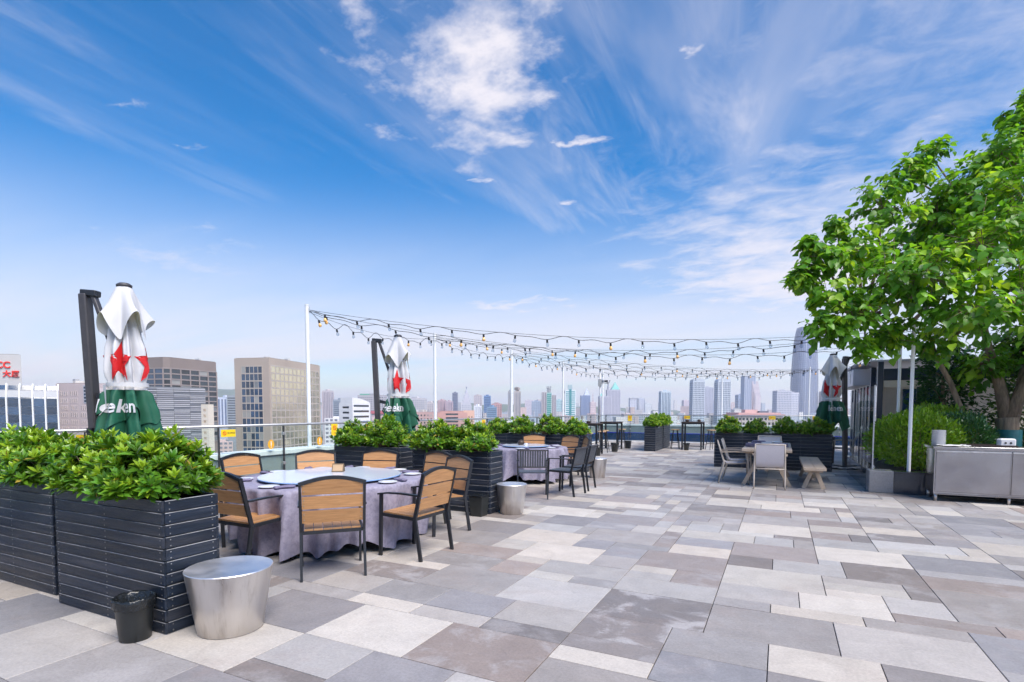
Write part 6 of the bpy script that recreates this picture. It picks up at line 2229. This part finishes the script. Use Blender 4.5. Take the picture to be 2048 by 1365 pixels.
for row in TOWERS:
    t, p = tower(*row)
    if 'green rooftop' in row[-1]:
        MB().prism([(x * .5 - 7, y * .6) for x, y in p], H0 + row[5] + .3, H0 + row[5] + 1.8).build('green_roof', flat((.10, .36, .25)), t)
    if 'dark cap' in row[-1]:
        MB().prism([(x * 1.02, y * 1.02) for x, y in p], H0 + row[5] - 4, H0 + row[5] - 1.8).build('dark_band', flat((.2, .2, .24)), t)
    if row[0] == 'crown_tower':
        for k in range(5):
            MB().box((-3 + k * 1.5, 0, H0 + row[5] + 3.6), (.7, 5, 6 - abs(k - 2) * 1.1), taper=1.25).build('crown_fin', flat((.42, .36, .34)), t)


def P2(l0, l1, dep, th):
    return [(l0, dep), (l1, dep), (l1, dep + th), (l0, dep + th)]


# spired wedding-cake tower
t, p = building('spired_tower', 'pale stepped tower with a tall spire above the salmon end tower', P2(-93.5, -75.9, 1000, 16), 12, (.56, .55, .60))
facade(t, p[0], p[1], H0 - 16, H0 + 11, 6, 8, flat((.32, .33, .4)), flat((.6, .6, .64)), .5, .6, .2, .5, joined=True)
for k, (f, z0, z1) in enumerate(((.80, 12.3, 19), (.55, 19, 26), (.34, 26, 33))):
    MB().prism([(x * f, y * f) for x, y in p], H0 + z0 + .01, H0 + z1).build('tier', flat((.54, .53, .58)), t)
    for sx in (-1, 1):
        MB().tube([(sx * 8.4 * f * math.cos(YAW), sx * 8.4 * f * math.sin(YAW), H0 + z1), (sx * 8.4 * f * math.cos(YAW), sx * 8.4 * f * math.sin(YAW), H0 + z1 + 3)], [.7, .1], 6).build('pinnacle', flat((.5, .5, .56)), t)
MB().tube([(0, 0, H0 + 33), (0, 0, H0 + 40), (0, 0, H0 + 47)], [2.2, .9, .3], 8).build('spire', flat((.45, .46, .54)), t)
MB().lathe([(.3, 0), (1.5, 1.2), (1.5, 2.2), (.3, 3.4)], 12, (0, 0, H0 + 41)).build('finial', flat((.2, .23, .32)), t)
# green striped tower: three slabs and crown
t, p = building('striped_tower', 'tower with a green glass centre between two dark striped slabs', P2(51.2, 58.6, 800, 12), 26.7, (.30, .50, .46))
facade(t, p[0], p[1], H0 - 16, H0 + 25.5, 1, 14, flat((.06, .30, .27), .2), flat((.62, .70, .70)), .95, .86, .2, .2, joined=True)
for s, h in ((-1, 28), (1, 23.6)):
    o = Vector((math.cos(YAW), math.sin(YAW))) * s * 7.2
    MB().prism([(x * .92 + o.x, y * .92 + o.y) for x, y in p], 0, H0 + h).build('side_slab', flat((.52, .48, .50)), t)
    for dx in (-1.6, 1.6):
        oo = o + Vector((math.cos(YAW), math.sin(YAW))) * dx + Vector((math.sin(YAW), -math.cos(YAW))) * 5.62
        MB().box((oo.x, oo.y, H0 + h / 2 - 8), (1.5, .2, h + 14), mtx=Matrix.Rotation(YAW, 3, 'Z')).build('dark_stripe', flat((.20, .18, .21), .3), t)
for k in range(6):
    a = 2 * PI * k / 6
    MB().tube([(2 * math.cos(a), 2 * math.sin(a), H0 + 26.7), (3.3 * math.cos(a), 3.3 * math.sin(a), H0 + 36.5)], [.5, .5], 6).build('crown_strut', flat((.34, .34, .36)), t)
MB().lathe([(3.0, 32), (3.3, 33), (3.0, 34)], 14, (0, 0, H0)).build('crown_ring', flat((.34, .34, .36)), t)
# teal banded tower
t, p = building('banded_tower', 'white and turquoise banded tower right of the green striped tower', P2(78.5, 94.1, 800, 13), 30.4, (.64, .70, .72))
facade(t, p[0], p[1], H0 - 16, H0 + 29.5, 2, 15, flat((.10, .34, .38), .2), flat((.74, .79, .80)), .82, .55, .3, .2, joined=True)
o = Vector((math.sin(YAW), -math.cos(YAW))) * 6.8
MB().box((o.x, o.y, H0 + 10), (3.2, .6, 44), mtx=Matrix.Rotation(YAW, 3, 'Z')).build('centre_strip', flat((.05, .26, .28), .2), t)
MB().prism([(x * .40, y * .5) for x, y in p], H0 + 30.7, H0 + 38.5).build('crown_block', flat((.35, .45, .48)), t)
for s in (-1, 1):
    q = Vector((math.cos(YAW), math.sin(YAW))) * s * 8.2
    MB().box((q.x, q.y, H0 + 27.5), (.8, 2, 3.4)).build('ear', flat((.3, .3, .34)), t)
# blue pointed tower
t, p = building('pointed_tower', 'blue tower with a pointed glass top', P2(121.4, 137.2, 950, 14), 26.5, (.28, .34, .48))
facade(t, p[0], p[1], H0 - 16, H0 + 26, 7, 1, flat((.16, .22, .38), .2), flat((.34, .40, .54)), .6, .98, .2, .2, joined=True)
cs, sn = math.cos(YAW), math.sin(YAW)
lo = [(-2.5, -6.9), (7.8, -6.9), (7.8, 6.9), (-2.5, 6.9)]
vs = [(x * cs - y * sn, x * sn + y * cs, H0 + 26.8) for x, y in lo] + [(2.6 * cs, 2.6 * sn, H0 + 40)]
MB().add(vs, [(0, 1, 4), (1, 2, 4), (2, 3, 4), (3, 0, 4), (3, 2, 1, 0)]).build('point', flat((.22, .28, .42), .25), t)
t, p = tower('apartment_tower', 130.8, 140.0, 900, 12, 14.0, 'grid', 4, 6, (.62, .52, .53), (.42, .36, .4), 'pale pink slim tower with antenna right of the blue pointed tower')
MB().tube([(0, 0, H0 + 14), (0, 0, H0 + 30)], [.5, .15], 6).build('antenna', flat((.5, .3, .3)), t)
# green pyramids
for nm, l0, l1, dep, z1, off, w, ph, lb in (('a', 145.8, 165.0, 900, 24, -5.5, 3.6, 5.5, 'lower grey tower with a small green pyramid behind the corner pole'), ('b', 176, 200, 1000, 38.5, 3.5, 7.5, 15, 'grey tower with a green pyramid top right of the corner pole')):
    t, p = building('pyramid_tower', lb, P2(l0, l1, dep, 16), z1, (.50, .49, .55))
    facade(t, p[0], p[1], H0 - 16, H0 + z1 - 1, 9, 1, flat((.34, .34, .42), .3), flat((.54, .53, .6)), .5, .98, .2, .2, joined=True)
    vs = [((off + x) * cs - y * sn, (off + x) * sn + y * cs, H0 + z1 + .3) for x, y in ((-w, -w), (w, -w), (w, w), (-w, w))] + [(off * cs, off * sn, H0 + z1 + ph)]
    MB().add(vs, [(0, 1, 4), (1, 2, 4), (2, 3, 4), (3, 0, 4), (3, 2, 1, 0)]).build('pyramid', flat((.08, .38, .36), .4), t)
    if nm == 'b':
        MB().tube([(-9 * cs, -9 * sn, H0 + z1 + .3), (-9 * cs, -9 * sn, H0 + z1 + 11), (-9 * cs, -9 * sn, H0 + z1 + 18)], [1.8, 1.4, 4.4], 10).build('funnel', flat((.36, .37, .45)), t)
# twin curved-top grid towers
for l0, l1, lb in ((250.7, 266.7, 'left one of the twin grid towers with curved tops'), (285.4, 302.8, 'right one of the twin grid towers with curved tops')):
    t, p = building('grid_tower', lb, P2(l0, l1, 750, 14), 40, (.40, .44, .50))
    facade(t, p[0], p[1], H0 - 18, H0 + 40, 8, 20, flat((.12, .16, .24), .2), flat((.62, .66, .72)), .66, .70, .35, .2, joined=True)
    facade(t, p[3], p[0], H0 - 18, H0 + 40, 5, 20, flat((.12, .16, .24), .2), flat((.62, .66, .72)), .66, .70, .35, .2, joined=True)
    w = (l1 - l0) / 2
    vs, n = [], 12
    for i in range(n + 1):
        a = PI * i / n
        x = -w * math.copysign(abs(math.cos(a)) ** .45, math.cos(a))
        zt = 40.3 + 4.4 * math.sin(a) ** .5
        for y in (-6.9, 6.9):
            vs += [(x * cs - y * sn, x * sn + y * cs, H0 + 40.2), (x * cs - y * sn, x * sn + y * cs, H0 + zt)]
    fs = []
    for i in range(n):
        o_ = 4 * i
        fs += [(o_, o_ + 4, o_ + 5, o_ + 1), (o_ + 3, o_ + 7, o_ + 6, o_ + 2), (o_ + 1, o_ + 5, o_ + 7, o_ + 3)]
    MB().add(vs, fs).build('curved_top', flat((.50, .54, .60)), t)
# stepped tower
t, p = building('stepped_tower', 'tall blue grey tower with pink stepped shoulder', P2(429.6, 449, 1000, 18), 63.5, (.40, .44, .54))
facade(t, p[0], p[1], H0 - 16, H0 + 62, 6, 1, flat((.28, .33, .45), .2), flat((.44, .48, .58)), .5, .98, .2, .2, joined=True)
for k in range(6):
    o = Vector((cs, sn)) * (10 + k * 1.2) + Vector((sn, -cs)) * (2 + .3 * k)
    MB().prism([(x * (.62 - .02 * k) + o.x, y * .8 + o.y) for x, y in p], 0, H0 + 54 - k * 5.2).build('step', flat((.56, .50, .54) if k % 2 else (.50, .45, .50)), t)
MB().tube([(9 * cs, 9 * sn, H0 + 63), (9 * cs, 9 * sn, H0 + 72)], [.4, .1], 6).build('antenna', flat((.4, .4, .45)), t)
# the tallest tower: rounded tapering shaft with bright ribs
tx, ty = fr(663, 1230)
t = thing('tall_tower', 'tallest tower, rounded tapering grey blue glass shaft behind the right parasol', 'tower', (tx, ty, ZB), YAW)
prof = [(25.0, 0), (24.8, 60), (24.2, 120), (22.6, 160), (20.6, 195), (18.0, 218), (15, 232)]
vs, fs, n = [], [], 40


def sq(a, r):
    c_, s_ = math.cos(a), math.sin(a)
    k_ = (abs(c_) ** 3.4 + abs(s_) ** 3.4) ** (-1 / 3.4)
    return (r * k_ * c_, r * k_ * s_)


for r, z in prof:
    for k in range(n):
        x, y = sq(2 * PI * k / n, r)
        vs.append((x, y, z))
for i in range(len(prof) - 1):
    for k in range(n):
        a, b = i * n + k, i * n + (k + 1) % n
        fs.append((a, b, b + n, a + n))
fs.append(tuple(range((len(prof) - 1) * n, len(prof) * n)))
MB().add(vs, fs).build('glass_shaft', mat('tower_glass', (.26, .30, .42), .18, .35, var=.08, vscale=.02), t, smooth=True, angle=40)
for k in range(0, 40, 1):
    a = 2 * PI * (k + .5) / 40
    b = MB()
    pts = [(*sq(a, r + .25), z) for r, z in prof]
    for q, w in zip(pts[:-1], pts[1:]):
        b.bar(q, w, .5, .5)
    b.build('rib', flat((.40, .42, .50) if k % 9 else (.78, .80, .84), .35), t)
bands = MB()
for i in range(43):
    z = 30 + i * 4.6
    for (r0, z0), (r1, z1) in zip(prof[:-1], prof[1:]):
        if z0 <= z <= z1:
            r = r0 + (r1 - r0) * (z - z0) / (z1 - z0)
            pts = [(*sq(2 * PI * k / 40, r + .12), z) for k in range(41)]
            bands.tube(pts, .28, 4, cap=False)
            break
bands.build('floor_bands', flat((.22, .25, .34), .3), t)

# --- low blocks between: individual ones, then the far mass
rgc = random.Random(33)
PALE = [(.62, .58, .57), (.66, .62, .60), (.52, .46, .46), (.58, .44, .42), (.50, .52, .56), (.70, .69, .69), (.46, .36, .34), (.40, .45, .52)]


def low_block(b, x, y, w, d_, h, rz, wc_i, gc_i):
    mtx = Matrix.Rotation(rz, 3, 'Z')
    b.box((x, y, h / 2), (w, d_, h), wc_i, mtx)
    nfl = max(2, int(h / 3.4))
    for k in range(max(0, nfl - 7), nfl):
        z = (k + .55) * h / nfl
        for s in (-1, 1):
            o = mtx @ Vector((0, s * (d_ / 2 + .03), 0))
            nwin = max(2, int(w / 3.2))
            for i in range(nwin):
                c_ = mtx @ Vector(((i + .5) / nwin * w - w / 2, 0, 0))
                b.box((x + o.x + c_.x, y + o.y + c_.y, z), (w / nwin * .6, .06, h / nfl * .5), gc_i, mtx)
    b.box((x, y, h + .4), (w * .4, d_ * .35, .8 + (1.6 if w > 14 else 0)), wc_i, mtx)


gw = flat((.18, .19, .23), .3)
count = 0
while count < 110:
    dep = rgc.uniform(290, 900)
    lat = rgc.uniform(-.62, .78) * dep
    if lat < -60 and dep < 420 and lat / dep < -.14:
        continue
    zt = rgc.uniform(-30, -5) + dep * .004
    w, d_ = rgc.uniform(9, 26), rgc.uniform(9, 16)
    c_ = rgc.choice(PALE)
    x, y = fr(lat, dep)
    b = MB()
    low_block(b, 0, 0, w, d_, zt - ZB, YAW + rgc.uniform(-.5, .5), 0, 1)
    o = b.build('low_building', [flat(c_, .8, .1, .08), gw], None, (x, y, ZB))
    tag(o, 'pale low rise block in the hazy city below the skyline', 'building', 'low rise blocks of the city')
    count += 1


def far_wall(k, c_):
    m = bpy.data.materials.new('far_wall_%d' % k)
    m.use_nodes = True
    nt_ = m.node_tree
    b_ = nt_.nodes['Principled BSDF']
    b_.inputs['Roughness'].default_value = .8
    geo = nd(nt_, 'ShaderNodeNewGeometry')
    sp = nd(nt_, 'ShaderNodeSeparateXYZ')
    nt_.links.new(geo.outputs['Position'], sp.inputs[0])

    def m2(op, a, v):
        n_ = nd(nt_, 'ShaderNodeMath', operation=op)
        for i_, q_ in enumerate((a, v)):
            if isinstance(q_, (int, float)):
                n_.inputs[i_].default_value = q_
            else:
                nt_.links.new(q_, n_.inputs[i_])
        return n_.outputs[0]
    fz = m2('LESS_THAN', m2('FRACT', m2('DIVIDE', sp.outputs[2], 3.3 + .2 * k), 0), .5)
    fx = m2('LESS_THAN', m2('FRACT', m2('DIVIDE', m2('ADD', sp.outputs[0], m2('MULTIPLY', sp.outputs[1], .6)), 3.0 + .35 * k), 0), .55)
    w_ = m2('MULTIPLY', m2('MULTIPLY', fz, fx), .55)
    mx_ = nd(nt_, 'ShaderNodeMix', data_type='RGBA')
    nt_.links.new(w_, mx_.inputs[0])
    mx_.inputs[6].default_value = (*c_, 1)
    mx_.inputs[7].default_value = (.16, .17, .21, 1)
    nt_.links.new(mx_.outputs[2], b_.inputs['Base Color'])
    return m


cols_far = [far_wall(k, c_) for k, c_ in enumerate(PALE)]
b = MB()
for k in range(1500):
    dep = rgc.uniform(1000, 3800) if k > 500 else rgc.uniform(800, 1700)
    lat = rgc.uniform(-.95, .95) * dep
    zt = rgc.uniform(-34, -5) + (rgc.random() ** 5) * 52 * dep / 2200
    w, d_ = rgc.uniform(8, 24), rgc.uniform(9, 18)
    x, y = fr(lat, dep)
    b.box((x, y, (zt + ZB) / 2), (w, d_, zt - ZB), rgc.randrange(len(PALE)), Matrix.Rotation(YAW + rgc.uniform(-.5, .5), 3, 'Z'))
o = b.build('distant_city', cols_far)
tag(o, 'mass of pale distant buildings fading into haze', 'city', kind='stuff')
# trees between the blocks, as one mass
b = MB()
for k in range(260):
    dep = rgc.uniform(260, 1200)
    lat = rgc.uniform(-.5, .75) * dep
    x, y = fr(lat, dep)
    r = rgc.uniform(3, 7)
    for q in range(5):
        cx, cy, cz = x + rgc.uniform(-r, r), y + rgc.uniform(-r, r), ZB + rgc.uniform(5, 12)
        vs = [(cx + r * .6 * math.sin(p_) * math.cos(a), cy + r * .6 * math.sin(p_) * math.sin(a), cz + r * .5 * math.cos(p_) * rgc.uniform(.8, 1.2)) for p_ in (.1, .8, 1.6, 2.4, 3.0) for a in [2 * PI * i / 7 for i in range(7)]]
        b.add(vs, [(i * 7 + j, i * 7 + (j + 1) % 7, (i + 1) * 7 + (j + 1) % 7, (i + 1) * 7 + j) for i in range(4) for j in range(7)])
tag(b.build('city_trees', mat('far_foliage', (.06, .11, .04), .9, var=.4, vscale=.4)), 'scattered street trees between the low city blocks', 'trees', kind='stuff')

# --- hills on the left horizon
vs, fs = [], []
nx_, ny_ = 120, 8
for j in range(ny_):
    for i in range(nx_):
        lat = -3400 + i * 4300 / (nx_ - 1)
        dep = 2500 + j * 160
        f = math.sin(PI * j / (ny_ - 1))
        env = 118 if lat < -1300 else 118 - 82 * min(1, (lat + 1300) / 250)
        h = env + 26 * mnoise.noise((lat / 260, 3.1, 0)) + 12 * mnoise.noise((lat / 80, 7.7, j * .3))
        if lat > 300:
            h *= max(0, 1 - (lat - 300) / 500)
        vs.append((*fr(lat, dep), ZB + (h + 45) * f))
fs = [(j * nx_ + i, j * nx_ + i + 1, (j + 1) * nx_ + i + 1, (j + 1) * nx_ + i) for j in range(ny_ - 1) for i in range(nx_ - 1)]
tag(MB().add(vs, fs).build('hills', mat('hill_green', (.07, .11, .06), .95, var=.35, vscale=.02), smooth=True), 'low wooded hills on the left horizon', 'hill', kind='structure')

# --- the air
hz = MB().span((-7600, -7600, ZB - 1.6), (7600, 7600, 192)).mesh('haze', [])
hm_ = bpy.data.materials.new('haze')
hm_.use_nodes = True
nt = hm_.node_tree
nt.nodes.clear()
pvn = nd(nt, 'ShaderNodeVolumePrincipled')
pvn.inputs['Color'].default_value = (.88, .88, .96, 1)
pvn.inputs['Density'].default_value = HAZE
pvn.inputs['Anisotropy'].default_value = 0.25
nt.links.new(pvn.outputs[0], nd(nt, 'ShaderNodeOutputMaterial').inputs['Volume'])
hz.materials.append(hm_)
tag(put('haze', hz), 'pale haze hanging over the city', 'haze', kind='stuff')
